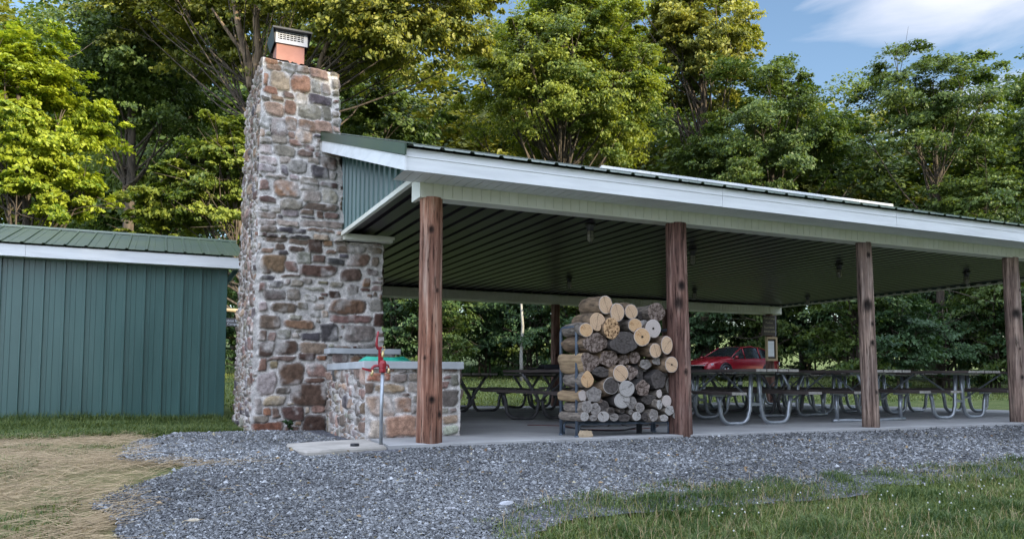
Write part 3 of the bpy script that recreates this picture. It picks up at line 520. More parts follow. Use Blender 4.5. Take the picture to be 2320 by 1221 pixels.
def post(x, y, zt, r0, r1, mat, lean=0, seed=1, knots=(), zb=-.03, label=None, name='post'):
    n, k = 84, 110; a = np.arange(n)*2*math.pi/n; z = np.linspace(0, 1, k); A, Zz = np.meshgrid(a, z); H = zt-zb
    Rr = (r0+(r1-r0)*Zz)*(1+.035*vn(np.cos(A)*1.2+seed, np.sin(A)*1.2, Zz*H, 1.2)+.02*fb(np.cos(A)*3+seed, np.sin(A)*3, Zz*H*1.5, 2.0))
    C = np.ones((k, n, 4)); rs = np.random.default_rng(seed*7+1)
    for _ in range(26):      # drying checks running up the pole
        ca = rs.random()*6.283; cz_ = rs.random(); ch_ = .05+.22*rs.random()**1.5; dp = (.3+.7*rs.random()); wv_ = ca+.10*vn(0, seed, Zz*H, 2)+.03*vn(0, ca, Zz*H, 9)
        g_ = np.exp(-(((A-wv_+math.pi) % (2*math.pi)-math.pi)/(.035+.03*dp))**2)*np.clip(1.2-np.abs(Zz-cz_)/ch_, 0, 1)**.5*dp; Rr -= .016*g_; C[..., :3] *= (1-.75*g_)[..., None]
    Rr += .0025*fb(np.cos(A)*14+seed, np.sin(A)*14, Zz*H*5, 1.0, 3)
    for (ka, kz, ks, dk) in knots:
        da = (A-ka+math.pi) % (2*math.pi)-math.pi; d = np.hypot(da*r0, (Zz-kz)*H*.8)/ks
        Rr += .012*np.exp(-(d*.8)**2)-.02*np.exp(-(d*1.9)**2); C[..., :3] *= (1-(1-dk*.4)*np.exp(-(d*.95)**4))[..., None]
    dirt = np.clip(1-.35*np.clip(1-Zz*H/.25, 0, 1), 0, 1); C[..., :3] *= dirt[..., None]
    X = Rr*np.cos(A)+lean*Zz*H; Yy = Rr*np.sin(A); V = np.stack([X, Yy, Zz*H], -1).reshape(-1, 3)
    i = np.arange(k-1)[:, None]*n; j = np.arange(n)[None]; Q = np.stack([i+j, i+(j+1) % n, i+n+(j+1) % n, i+n+j], -1).reshape(-1, 4)
    o = mesh_obj(name, V, [Q], mat, smooth=True, colr=C.reshape(-1, 4)); o.location = (x, y, zb); part(o, pav)
    if label: o['label'] = label
    return o
P1 = wood_post('post_wood_red', (.12, .052, .034, 1), (.30, .16, .11, 1), (.50, .37, .29, 1))
P2 = wood_post('post_wood_dark', (.08, .044, .036, 1), (.20, .12, .098, 1), (.38, .28, .235, 1))
P3 = wood_post('post_wood_grey', (.11, .08, .068, 1), (.26, .20, .165, 1), (.46, .39, .33, 1))
fa = -1.9     # side that faces the camera
post(.01, .0, 2.445, .128, .112, P1, 0, 1, [(fa+.05, .865, .035, .25), (fa+.2, .185, .032, .12), (fa+.9, .125, .03, .15), (fa-.4, .35, .02, .4), (fa+.6, .62, .02, .4)], label='reddish first post')
post(3.05, .0, 2.445, .138, .118, P2, -.012, 2, [(fa+.1, .70, .05, .12), (fa-.2, .62, .06, .35), (fa+.3, .3, .03, .3)])
post(6.11, .0, 2.445, .108, .094, P3, -.015, 3, [(fa+.1, .93, .03, .2), (fa-.3, .66, .07, .15), (fa+.2, .56, .025, .15), (fa+.1, .46, .03, .15), (fa+.4, .2, .02, .2)])
post(9.17, .0, 2.445, .115, .105, P3, -.02, 4, [(fa-.3, .66, .06, .12), (fa, .28, .03, .15), (fa+.4, .8, .02, .2), (fa-.1, .45, .02, .2)])
post(12.2, .0, 2.445, .125, .105, P3, 0, 5, [])
for k, x in enumerate((.35, 3.4, 6.56, 9.9, 13.48)): post(x, WY-.02, 2.445, .125, .105, P2, 0, 8+k, [(fa, .5, .03, .3)], zb=-.1)
# solar panels along the ridge
for k in range(7):
    x0 = 5.05+k*1.115; p = empty('solar_panel', (x0+.55, 4.5, ZR-.1), ['leftmost', 'second', 'third', 'middle', 'fifth', 'sixth', 'rightmost'][k]+' of the seven pale panels in a row along the pavilion ridge', 'solar panel', 'solar panels along the ridge')
    ya, yb = 5.0, 6.6; za = ZR-SLP*(ya-RY)+.115; zb_ = ZR-SLP*(yb-RY)+.115
    f = MB(); f.prism([(x0, ya, za), (x0+1.10, ya, za), (x0+1.10, yb, zb_), (x0, yb, zb_)], (0, 0, .05)); part(f.build('frame', MT['white']), p)
    g = MB(); g.prism([(x0+.03, ya+.03, za+.045), (x0+1.07, ya+.03, za+.045), (x0+1.07, yb-.03, zb_+.062), (x0+.03, yb-.03, zb_+.062)], (0, 0, .004)); part(g.build('glass', simple('panel_glass', (.30, .32, .38, 1), rough=.15, spec=1) if k == 0 else bpy.data.materials['panel_glass']), p)  # sky reflection put into the glass as a pale base colour

# ceiling lights
def make_light():
    r = empty('ceiling_light', (0, 0, 0), 'x', 'lamp', 'caged jar lights under the pavilion ceiling')
    b = MB(); b.lathe([(0, 0), (.075, 0), (.075, -.02), (.05, -.03), (.048, -.09), (.0, -.09)]); b.build('base', MT['dtube'], r, True)
    j = MB(); j.lathe([(.042, -.09), (.045, -.12), (.045, -.19), (.03, -.225), (.0, -.235)]); j.build('glass_jar', MT['jar'], r, True)
    c = MB()
    for k in range(6):
        a = k*math.pi/3; c.tube([(.05*math.cos(a), .05*math.sin(a), -.085), (.056*math.cos(a), .056*math.sin(a), -.19), (.03*math.cos(a), .03*math.sin(a), -.25), (0, 0, -.255)], .003, 4)
    for zz in (-.13, -.18): c.tube(arc((0, 0, zz), .056, 0, 2*math.pi, 17, (1, 0, 0), (0, 1, 0)), .003, 4, caps=False)
    c.build('wire_cage', MT['dtube'], r); return r
MT['jar'] = simple('jar_glass', (.30, .29, .25, 1), (.4, .38, .32, 1), 8, .15)
l0 = make_light()
LB = ['caged ceiling light directly above the left part of the firewood stack', 'caged ceiling light just right of the second post from the left', 'caged ceiling light near the top left of the third post', 'caged ceiling light at the far right edge of the ceiling',
      'small caged ceiling light far back, just right of the second post', 'small caged ceiling light far back at the ceiling edge above the red car', 'small caged ceiling light above and left of the firewood stack, near the back beam']
def clone(r):
    c = r.copy(); col.objects.link(c)
    for ch in list(r.children):
        d = ch.copy(); col.objects.link(d); d.parent = c
        for g in list(ch.children): e = g.copy(); col.objects.link(e); e.parent = d
    return c
for k, (x, y) in enumerate([(2.79, 1.58), (5.35, 2.70), (8.79, 2.90), (11.81, 2.57), (8.95, 7.29), (12.51, 7.32), (5.27, 6.68)]):
    o = l0 if k == 0 else clone(l0); o.location = (x, y, 2.695); o['label'] = LB[k]

# ------------------------------------------------------------------ shed
shd = empty('storage_shed', (-6, 9, -.1), 'long green ribbed metal shed with white fascia left of the chimney', 'shed')
ZW = 2.50
PR_SH = [(.0, 0), (.04, 0), (.060, .042), (.150, .042), (.17, 0), (.36, 0), (.37, .010), (.40, .010), (.41, 0), (.62, 0), (.63, .010), (.66, .010), (.67, 0)]
part(ribbed('wall', (-16, 7.07, -.06), (1, 0, 0), 14.58, (0, 0, 1), ZW+.12, (0, -1, 0), .295, PR_SH, MT['green_wall']), shd)
part(ribbed('wall', (-1.42, 7.07, -.06), (0, 1, 0), 3.9, (0, 0, 1), ZW+.12, (1, 0, 0), .295, PR_SH, MT['green_wall']), shd)
mb = MB(); mb.box(-16, -1.44, 10.9, 10.97, -.1, ZW+.1); mb.box(-16, -1.43, 7.09, 10.9, ZW+.0, ZW+.03); part(mb.build('back_wall', MT['green_wall']), shd)
mb = MB(); mb.box(-1.53, -1.385, 7.035, 7.05, -.06, ZW+.08); mb.box(-1.40, -1.385, 7.05, 7.17, -.06, ZW+.08); part(mb.build('corner_trim', MT['green_wall']), shd)
mb = MB()
for i, (xa, xb) in enumerate(((-16, -11.6), (-11.6, -8.0), (-8.0, -4.4), (-4.4, -1.16))): mb.box(xa, xb-.004, 6.80, 6.82, 2.515-.002*(i % 2), 2.70)
mb.box(-1.18, -1.16, 6.82, 11.2, 2.55, 2.70); mb.box(-16, -1.17, 6.815, 7.06, 2.52, 2.53); part(mb.build('fascia', MT['white']), shd)
ls = 2.3/c_
SR = .27; cs = 1/math.hypot(1, SR)
part(ribbed('roof', (-16, 6.76, 2.725), (1, 0, 0), 14.9, (0, cs, SR*cs), 2.3/cs, (0, -SR*cs, cs), .295, PR_ROOF, MT['green_roof'], thick=.004), shd)
part(ribbed('roof', (-16, 11.36, 2.725), (1, 0, 0), 14.9, (0, -cs, SR*cs), 2.3/cs, (0, SR*cs, cs), .295, PR_ROOF, MT['green_roof'], thick=.004), shd)
mb = MB(); zr = 2.725+SR*2.3; mb.prism([(-16, 8.9, zr-.03), (-16, 9.06, zr+.035), (-16, 9.22, zr-.03), (-16, 9.06, zr+.025)], (14.92, 0, 0)); part(mb.build('ridge_cap', MT['green_roof']), shd)
mb = MB(); mb.prism([(-1.42, 7.07, ZW), (-1.42, 9.06, ZW+.62), (-1.42, 10.97, ZW)], (-.03, 0, 0)); part(mb.build('gable', MT['green_wall']), shd)

# ------------------------------------------------------------------ picnic tables
def board(b, x0, x1, y0, y1, z0, z1):
    b.box(x0, x1, y0, y1, z0, z1, 0)
    for y, s in ((y0, -1), (y1, 1)): b.box(x0+.004, x1-.004, min(y, y+s*.003), max(y, y+s*.003), z0+.003, z1-.003, 1)
def make_table(kind, length, y1, y2):
    """long axis Y, origin on the floor midway; frames at y1 and y2"""
    r = empty('picnic_table', (0, 0, 0), 'x', 'picnic table', 'picnic tables under the pavilion'); h = length/2
    TT = .78; ST = .47
    for i, x in enumerate((-.285, -.095, .095, .285)):
        if i == 3 and kind == 'x': pass
        b = MB(); d = .006*random.random(); board(b, x-.09, x+.09, -h+d, h-d, TT-.04, TT); b.build('tabletop_board', [MT['board'], MT['boardend']], r)
    for sx in (-1, 1):
        b = MB(); board(b, sx*.66-.125, sx*.66+.125, -h, h, ST-.04, ST); b.build('bench_seat', [MT['board'], MT['boardend']], r)
    tm = MT['galv'] if kind in 'uq' else MT['dtube']; rr = .030
    for y in (y1, y2):
        for sx in (-1, 1):
            b = MB(); U, Vz = (sx, 0, 0), (0, 0, 1)
            if kind == 'u': pts = [(sx*.06, y, TT-.05), (sx*.085, y, .45), (sx*.10, y, .20)]+arc((sx*.27, y, .03+.15), .15, math.pi, 1.5*math.pi, 7, U, Vz)+[(sx*.42, y, .03)]+arc((sx*.45, y, .03+.15), .15, 1.5*math.pi, 2*math.pi, 7, U, Vz)+[(sx*.62, y, .3), (sx*.66, y, ST-.045)]
            elif kind == 'x': pts = [(sx*.33, y, TT-.05), (sx*.22, y, .58), (sx*.07, y, .36), (sx*.035, y, .27), (sx*.045, y, .2)]+arc((sx*.22, y, .03+.14), .16, math.pi*1.05, 1.5*math.pi, 6, U, Vz)+[(sx*.42, y, .03)]+arc((sx*.46, y, .03+.14), .14, 1.5*math.pi, 2*math.pi, 6, U, Vz)+[(sx*.62, y, .3), (sx*.66, y, ST-.045)]
            else: pts = [(sx*.22, y, TT-.05), (sx*.10, y, .5), (sx*.08, y, .2)]+arc((sx*.20, y, .03+.1), .11, math.pi, 1.5*math.pi, 6, U, Vz)+[(sx*.45, y, .03), (sx*.74, y, .03)]
            b.tube(pts, rr, 10)
            if kind == 'q': b.tube([(sx*.66, y, .03), (sx*.66, y, ST-.045)], rr, 10)
            b.build('leg', tm, r, True)
        for xa, xb, zt_ in ((-.34, .34, TT), (-.76, -.55, ST), (.55, .76, ST)): b = MB(); b.box(xa, xb, y-.03, y+.03, zt_-.065, zt_-.041); b.build('cleat', tm, r)
        b = MB(); b.box(-.1, .1, y-.015, y+.015, .27, .31); ym = (y1+y2)/2; sg = 1 if ym > y else -1
        b.tube([(0, y, .29), (0, ym-sg*.06, TT-.05)], .014, 6); b.build('brace', tm, r)
    return r
TU = make_table('u', 2.40, -.75, .75); TX = make_table('x', 2.44, -.75, .75); TQ = make_table('q', 2.44, -.78, .78); TL = make_table('x', 3.45, -1.09, 1.09)
protos = {'u': TU, 'x': TX, 'q': TQ, 'l': TL}; used = set()
TBL = [('l', 3.15, 2.665, 'dark long picnic table directly behind the firewood stack, with a black bag on it'), ('u', 5.16, 1.85, 'picnic table with galvanised legs nearest the front, just right of the second post'),
       ('q', 7.38, 1.88, 'picnic table with straight pipe feet standing behind the third post'), ('u', 9.41, 1.85, 'picnic table with galvanised legs just left of the fourth post'),
       ('u', 11.7, 1.85, 'picnic table with galvanised legs beyond the fourth post at the right edge'), ('u', 6.17, 4.35, 'second row picnic table seen behind the left side of the table by the second post'),
       ('x', 7.72, 4.15, 'second row table with crossed dark legs seen between the second and third posts'), ('u', 9.35, 4.3, 'second row table seen just left of the third post'), ('u', 10.95, 4.1, 'second row table seen between the third and fourth posts'),
       ('x', 3.29, 7.9, 'dark picnic table with crossed legs just right of the stone counter'), ('x', 5.29, 8.0, 'back row table with crossed legs beside the dark back post'), ('u', 9.3, 7.2, 'back row picnic table below the red car'), ('u', 11.6, 7.3, 'back row picnic table right of the back corner post with the brown sign'),
       ('q', 7.3, 6.9, 'back row table with straight pipe feet right behind the second post')]
for k, (kd, x, y, lb) in enumerate(TBL):
    o = protos[kd] if kd not in used else clone(protos[kd]); used.add(kd)
    o.location = (x, y, -.008*y+.001); o.rotation_euler.z = R(random.uniform(-1.2, 1.2)); o['label'] = lb
# bag, bottle, cord
mb = MB(); xs_ = [(-.22, .03), (-.2, .075), (-.05, .085), (.06, .08), (.1, .05), (.22, .045), (.24, .02)]
sec = [[(x, yy*.13, h*zz) for yy, zz in ((-1, 0), (-1, .7), (-.6, 1), (.6, 1), (1, .7), (1, 0))] for x, h in xs_]
Vv = np.array(sec).reshape(-1, 3); mb.add(Vv, [(a*6+i, a*6+(i+1) % 6, a*6+6+(i+1) % 6, a*6+6+i) for a in range(len(xs_)-1) for i in range(6)]+[(0, 1, 2, 3), (0, 3, 4, 5)])
mb.tube([(-.45, -.02, .01), (-.3, 0, .02), (-.18, .02, .06), (-.1, .02, .08)], .008, 5)
bag = mb.build('bag', simple('black_fabric', (.012, .013, .018, 1), None, 9, .8), smooth=True); bag.location = (3.15, 3.35, .761); tag(bag, 'crumpled black bag with a strap lying on the dark table behind the firewood', 'bag')
bt = MB(); bt.lathe([(0, 0), (.04, 0), (.04, .15), (.016, .20), (.016, .23), (0, .23)]); bt = bt.build('bottle', simple('dark_bottle', (.05, .08, .07, 1), None, 5, .15), smooth=True)
bt.location = (7.08, 3.62, .445); tag(bt, 'dark bottle with a white label standing on a bench left of the third post', 'bottle')
b2 = MB(); b2.lathe([(.041, .07), (.041, .13)]); b2.build('bottle_label', MT['white'], bt, True)
def cord(name, pts, r, mat, label):
    P = np.array(pts, float); t = np.linspace(0, len(P)-1, len(P)*8); Q = np.stack([np.interp(t, range(len(P)), P[:, i]) for i in range(3)], -1)
    for _ in range(6): Q[1:-1] = (Q[:-2]+2*Q[1:-1]+Q[2:])/4
    b = MB(); b.tube(Q, r, 6); return tag(b.build(name, mat, smooth=True), label, 'cord')
cord('extension_cord', [(2.2, 2.3, -.01), (2.6, 1.9, -.01), (2.4, 1.2, -.005), (2.7, .8, 0.0), (3.4, 1.0, 0.0), (3.9, 1.6, -.005), (3.5, 2.4, -.012)], .007, simple('red_brown_cord', (.12, .035, .025, 1), None, 5, .5), 'red-brown extension cord on the slab behind the firewood rack')
cord('hose_line', [(1.95, .75, .06), (2.2, .62, .025), (2.6, .55, .012), (2.9, .6, .05), (3.05, .65, .14)], .009, MT['black'], 'black cable curving across the floor under the firewood rack')

# ------------------------------------------------------------------ signs
def text(s, size, mat, parent, loc, rot=(R(90), 0, 0), ext=.002):
    cu = bpy.data.curves.new('lettering', 'FONT'); cu.body = s; cu.size = size; cu.extrude = ext; cu.align_x = 'CENTER'; cu.align_y = 'CENTER'
    o = bpy.data.objects.new('tmp', cu); col.objects.link(o); bpy.context.view_layer.update()
    me = bpy.data.meshes.new_from_object(o); bpy.data.objects.remove(o); me.materials.clear(); me.materials.append(mat)
    q = bpy.data.objects.new('lettering', me); col.objects.link(q); q.parent = parent; q.location = loc; q.rotation_euler = rot; return q
TAN = simple('tan_lettering', (.55, .48, .32, 1), None, 5, .7); BRN = simple('brown_sign', (.045, .032, .022, 1), (.06, .045, .03, 1), 6, .7)
sx, sy = 13.33, WY-.17
sg = empty('pavilion_sign', (sx, sy, 2.12), 'brown sign with tan lettering hung high on the back corner post above the notice box', 'sign')
b = MB(); b.box(-.22, .22, -.012, .012, -.29, .27); part_o = b.build('sign_board', BRN, sg)
b = MB(); b.box(.235, .25, -.01, .01, -.3, .3); b.build('sign_frame', MT['ltgrey'], sg)
for s, z, h in (("Putt's Camp", .19, .085), ("Pavilion", .07, .085), ("Reservations", -.06, .07), ("814-643-4770", -.18, .07)): text(s, h, TAN, sg, (0, -.016, z))
nb = empty('notice_box', (13.40, WY-.19, 1.45), 'small tan framed notice box with a white paper on the back corner post', 'notice board')
b = MB(); b.box(-.16, .16, 0, .05, -.31, .31); b.build('backing', BRN, nb)
b = MB(); fm = simple('tan_frame', (.40, .29, .16, 1), None, 5, .6)
for q in ((-.19, .19, .28, .34), (-.19, .19, -.34, -.28), (.13, .19, -.28, .28), (-.19, -.16, -.28, .28)): b.box(q[0], q[1], -.025, .055, q[2], q[3])
b.build('frame', fm, nb); b = MB(); b.box(-.14, .08, -.006, -.002, -.22, .22); b.build('paper', MT['white'], nb)
cs_ = empty('campsite_sign', (-.9, 12.5, .0), 'small grey sign with white lettering on a wooden rail, between the shed and the chimney', 'sign')
P = un(528, 730, 1, 12.5); cs_.location = (P[0], 12.5, float(gz(P[0], 12.5)))
zz = P[2]-cs_.location.z; b = MB(); b.box(-.36, .26, -.015, .015, zz-.10, zz+.10); b.build('sign_board', simple('grey_sign', (.10, .09, .09, 1), None, 5, .6), cs_)
text('Bobcat Run', .085, MT['white'], cs_, (-.02, -.02, zz+.035)); text('Campsite', .085, MT['white'], cs_, (.02, -.02, zz-.045))
b = MB(); b.tube([(-.42, 0, zz+.30), (.4, 0, zz+.28)], .045, 9); b.build('rail', simple('peeled_log', (.30, .22, .13, 1), (.4, .32, .2, 1), 4, .8), cs_, True)
for dx in (-.4, .38):
    b = MB(); b.tube([(dx, .03, -.1), (dx, .03, zz+.36)], .05, 9); b.build('post', P2 and MT['trunk'], cs_, True)
# ------------------------------------------------------------------ yard hydrant, hose, drain cap
hy = empty('yard_hydrant', (-.468, .03, 0), 'red-headed yard hydrant on a galvanised pipe in front of the stone counter', 'hydrant')
b = MB(); b.tube([(0, 0, -.01), (-.002, -.01, .35), (.002, -.02, .70)], .0175, 14); b.build('standpipe', MT['galv'], hy, True)
b = MB(); b.lathe([(0, .69), (.03, .69), (.034, .70), (.034, .735), (.040, .74), (.040, .78), (.030, .80), (.022, .81), (0, .81)], (0, -.02, 0), 14)
b.tube([(-.02, -.02, .755), (-.06, -.02, .755), (-.085, -.02, .75), (-.10, -.02, .735), (-.10, -.02, .715)], .014, 8); b.tube([(.02, -.02, .765), (.05, -.02, .765), (.06, -.02, .75), (.06, -.02, .735)], .010, 8)
b.box(-.042, -.022, -.032, -.008, .76, .93); b.box(-.024, .0, -.03, -.01, .80, .85); b.build('valve_head', MT['red'], hy)
b = MB(); b.tube([(-.01, -.02, .93), (-.05, -.02, .925), (-.062, -.02, .955), (-.058, -.02, 1.02), (-.046, -.02, 1.09)], [.014, .016, .014, .011, .009], 8); b.build('handle', MT['red'], hy, True)
b = MB(); b.tube([(.0, -.02, .80), (.0, -.02, .90)], .008, 8); b.lathe([(.016, .84), (.018, .85), (.018, .88), (.012, .89)], (0, -.02, 0), 10); b.tube(arc((.0, -.02, .92), .022, 0, 2*math.pi, 13, (1, 0, 0), (0, 0, 1)), .006, 6)
b.tube([(-.10, -.02, .715), (-.10, -.02, .68), (-.112, -.02, .655)], .014, 8); b.tube([(.06, -.02, .735), (.062, -.02, .68)], .015, 8); b.lathe([(.019, .69), (.019, .705)], (.06, -.02, 0), 10); b.build('brass_fittings', MT['brass'], hy, True)
b = MB(); b.prism([(-.115, -.035, .695), (-.20, -.035, .72), (-.205, -.035, .74), (-.11, -.035, .715)], (0, .012, 0)); b.build('tap_lever', MT['red'], hy)
pts = []
for k in range(5):
    r0 = .27-.018*k
    for a in np.linspace(0, 2*math.pi, 30, endpoint=False): pts.append((.0+r0*1.15*math.cos(a+.3*k)+.02*math.sin(3*a+k), 1.62+r0*.9*math.sin(a+.3*k), .829+.0105*k+.007*math.sin(2*a+k)))
b = MB(); b.tube(pts, .0095, 7); tag(b.build('garden_hose', MT['hose'], smooth=True, loc=(0, 1.6, .82)), 'coiled green garden hose lying on the stone counter', 'hose')
b = MB(); b.lathe([(0, 0), (.042, 0), (.042, .022), (.036, .026), (0, .026)], n=18); o = b.build('drain_cap', MT['black']); o.location = (-.74, -.045, -.004); tag(o, 'round black cap lying on the concrete pad left of the hydrant', 'cap')

# ------------------------------------------------------------------ firewood rack
rk = empty('firewood_rack', (2.3, .2, 0), 'blue-grey tubular steel rack holding the firewood between the first and second posts', 'rack')
def rp(o): return part(o, rk)
for x, nm in ((1.70, 'l'), (2.955, 'r')):
    y0, y1, zt = .025, .385, 1.20; b = MB()
    b.tube([(x, y0, 0.01), (x, y0, zt-.06)]+arc((x, y0+.06, zt-.06), .06, math.pi, .5*math.pi, 6, (0, 1, 0), (0, 0, 1))+arc((x, y1-.06, zt-.06), .06, .5*math.pi, 0, 6, (0, 1, 0), (0, 0, 1))+[(x, y1, .01)], .019, 10)
    for y in (y0, y1): b.lathe([(0, 0), (.028, 0), (.028, .018), (0, .018)], (x, y, .0), 10)
    rp(b.build('end_frame', MT['rackm'], smooth=True))
for y in (.045, .385):
    b = MB(); b.tube([(1.735, y, .01), (1.735, y, .10)]+arc((1.775, y, .10), .04, math.pi, .5*math.pi, 5, (1, 0, 0), (0, 0, 1))+arc((2.88, y, .10), .04, .5*math.pi, 0, 5, (1, 0, 0), (0, 0, 1))+[(2.92, y, .01)], .0145, 9); rp(b.build('base_rail', MT['rackm'], smooth=True))
b = MB()
for z in (.03, .06, .11, .14):
    for x in (1.717, 2.938): b.lathe([(0, -.0), (.006, 0), (.006, .006), (0, .007)], (0, 0, 0), 6) if False else b.box(x-.005, x+.005, .026, .031, z-.005, z+.005)
rp(b.build('bolts', MT['ltgrey']))
b = MB(); b.box(2.62, 2.66, .2, .26, 0, .14); rp(b.build('support_block', MT['black']))

def endgrain(name, c1, c2, ring=160, mott=None, crackc=.25, rim=None):
    m, t, bs, nn, lk = new_mat(name); tc = nn('ShaderNodeTexCoord'); sp = nn('ShaderNodeSeparateXYZ'); cb = nn('ShaderNodeCombineXYZ'); lk(tc.outputs['Object'], sp.inputs[0]); lk(sp.outputs[0], cb.inputs[0]); lk(sp.outputs[2], cb.inputs[1])
    ln_ = nn('ShaderNodeVectorMath'); ln_.operation = 'LENGTH'; lk(cb.outputs[0], ln_.inputs[0])
    no = nn('ShaderNodeTexNoise'); no.inputs['Scale'].default_value = 9; no.inputs['Detail'].default_value = 4; lk(tc.outputs['Object'], no.inputs['Vector'])
    a = nn('ShaderNodeMath'); a.operation = 'MULTIPLY_ADD'; a.inputs[1].default_value = ring*2; lk(ln_.outputs['Value'], a.inputs[0])
    a2 = nn('ShaderNodeMath'); a2.operation = 'MULTIPLY'; a2.inputs[1].default_value = 9; lk(no.outputs[0], a2.inputs[0]); lk(a2.outputs[0], a.inputs[2])
    s = nn('ShaderNodeMath'); s.operation = 'SINE'; lk(a.outputs[0], s.inputs[0]); mr = nn('ShaderNodeMapRange'); mr.inputs[1].default_value = -1; mr.inputs[3].default_value = .25; mr.inputs[4].default_value = .75; lk(s.outputs[0], mr.inputs[0])
    n2 = nn('ShaderNodeTexNoise'); n2.inputs['Scale'].default_value = 17; n2.inputs['Detail'].default_value = 9; n2.inputs['Roughness'].default_value = .7; lk(tc.outputs['Object'], n2.inputs['Vector'])
    r = ramp(nn, [(0, c1), (1, c2)]); av = nn('ShaderNodeMix'); av.data_type = 'FLOAT'; av.inputs[0].default_value = .62; lk(mr.outputs[0], av.inputs[2]); lk(n2.outputs[0], av.inputs[3]); lk(av.outputs[0], r.inputs[0]); prev = r.outputs[0]
    if mott:
        n3 = nn('ShaderNodeTexNoise'); n3.inputs['Scale'].default_value = mott[0]; n3.inputs['Detail'].default_value = 5; n3.inputs['Roughness'].default_value = .75; lk(tc.outputs['Object'], n3.inputs['Vector'])
        r3 = ramp(nn, [(mott[1]-.04, mott[2]), (mott[1]+.04, (1, 1, 1, 1))]); lk(n3.outputs[0], r3.inputs[0]); q = nn('ShaderNodeMix'); q.data_type = 'RGBA'; q.blend_type = 'MULTIPLY'; q.inputs[0].default_value = 1; lk(prev, q.inputs[6]); lk(r3.outputs[0], q.inputs[7]); prev = q.outputs[2]
    lk(prev, bs.inputs['Base Color']); bs.inputs['Roughness'].default_value = .9; bs.inputs['Specular IOR Level'].default_value = .15
    bp = nn('ShaderNodeBump'); bp.inputs['Strength'].default_value = .6; bp.inputs['Distance'].default_value = .006; lk(n2.outputs[0], bp.inputs['Height']); lk(bp.outputs[0], bs.inputs['Normal']); return m
EG = dict(f=endgrain('cut_wood_fresh', (.34, .21, .125, 1), (.66, .48, .32, 1), 120), y=endgrain('cut_wood_yellow', (.38, .22, .105, 1), (.64, .44, .26, 1), 120, (14, .42, (.6, .42, .28, 1))),
          r=endgrain('cut_wood_rotten', (.38, .22, .11, 1), (.66, .44, .25, 1), 90, (30, .47, (.06, .04, .03, 1))), p=endgrain('cut_wood_pale', (.33, .28, .25, 1), (.52, .46, .42, 1), 120),
          g=endgrain('cut_wood_grey', (.13, .118, .108, 1), (.36, .325, .30, 1), 90, (22, .42, (.5, .5, .5, 1))), l=endgrain('cut_wood_silver', (.22, .205, .19, 1), (.46, .43, .40, 1), 110),
          d=endgrain('cut_wood_dark', (.03, .027, .025, 1), (.14, .12, .11, 1), 90, (30, .42, (.5, .5, .5, 1))), m=endgrain('split_wood_mottled', (.13, .095, .08, 1), (.34, .27, .23, 1), 50, (24, .50, (.30, .27, .25, 1))))
BK1 = simple('log_bark_brown', (.06, .042, .028, 1), (.29, .20, .125, 1), 9, .95, stretch=(3, .7, 3), bump=1, dist=.012, detail=8)
BK2 = simple('log_bark_grey', (.06, .05, .042, 1), (.28, .235, .19, 1), 11, .95, stretch=(3, .8, 3), bump=1, dist=.012, detail=8)
BK3 = simple('log_split_side', (.18, .12, .07, 1), (.42, .30, .17, 1), 6, .9, stretch=(5, .5, 5), bump=.7, dist=.006, detail=8)
BKD = simple('log_bark_dark', (.018, .016, .015, 1), (.07, .06, .055, 1), 10, .95, stretch=(3, .8, 3), bump=1, dist=.01)
CRK = simple('wood_crack', (.03, .02, .015, 1), None, 5, 1)
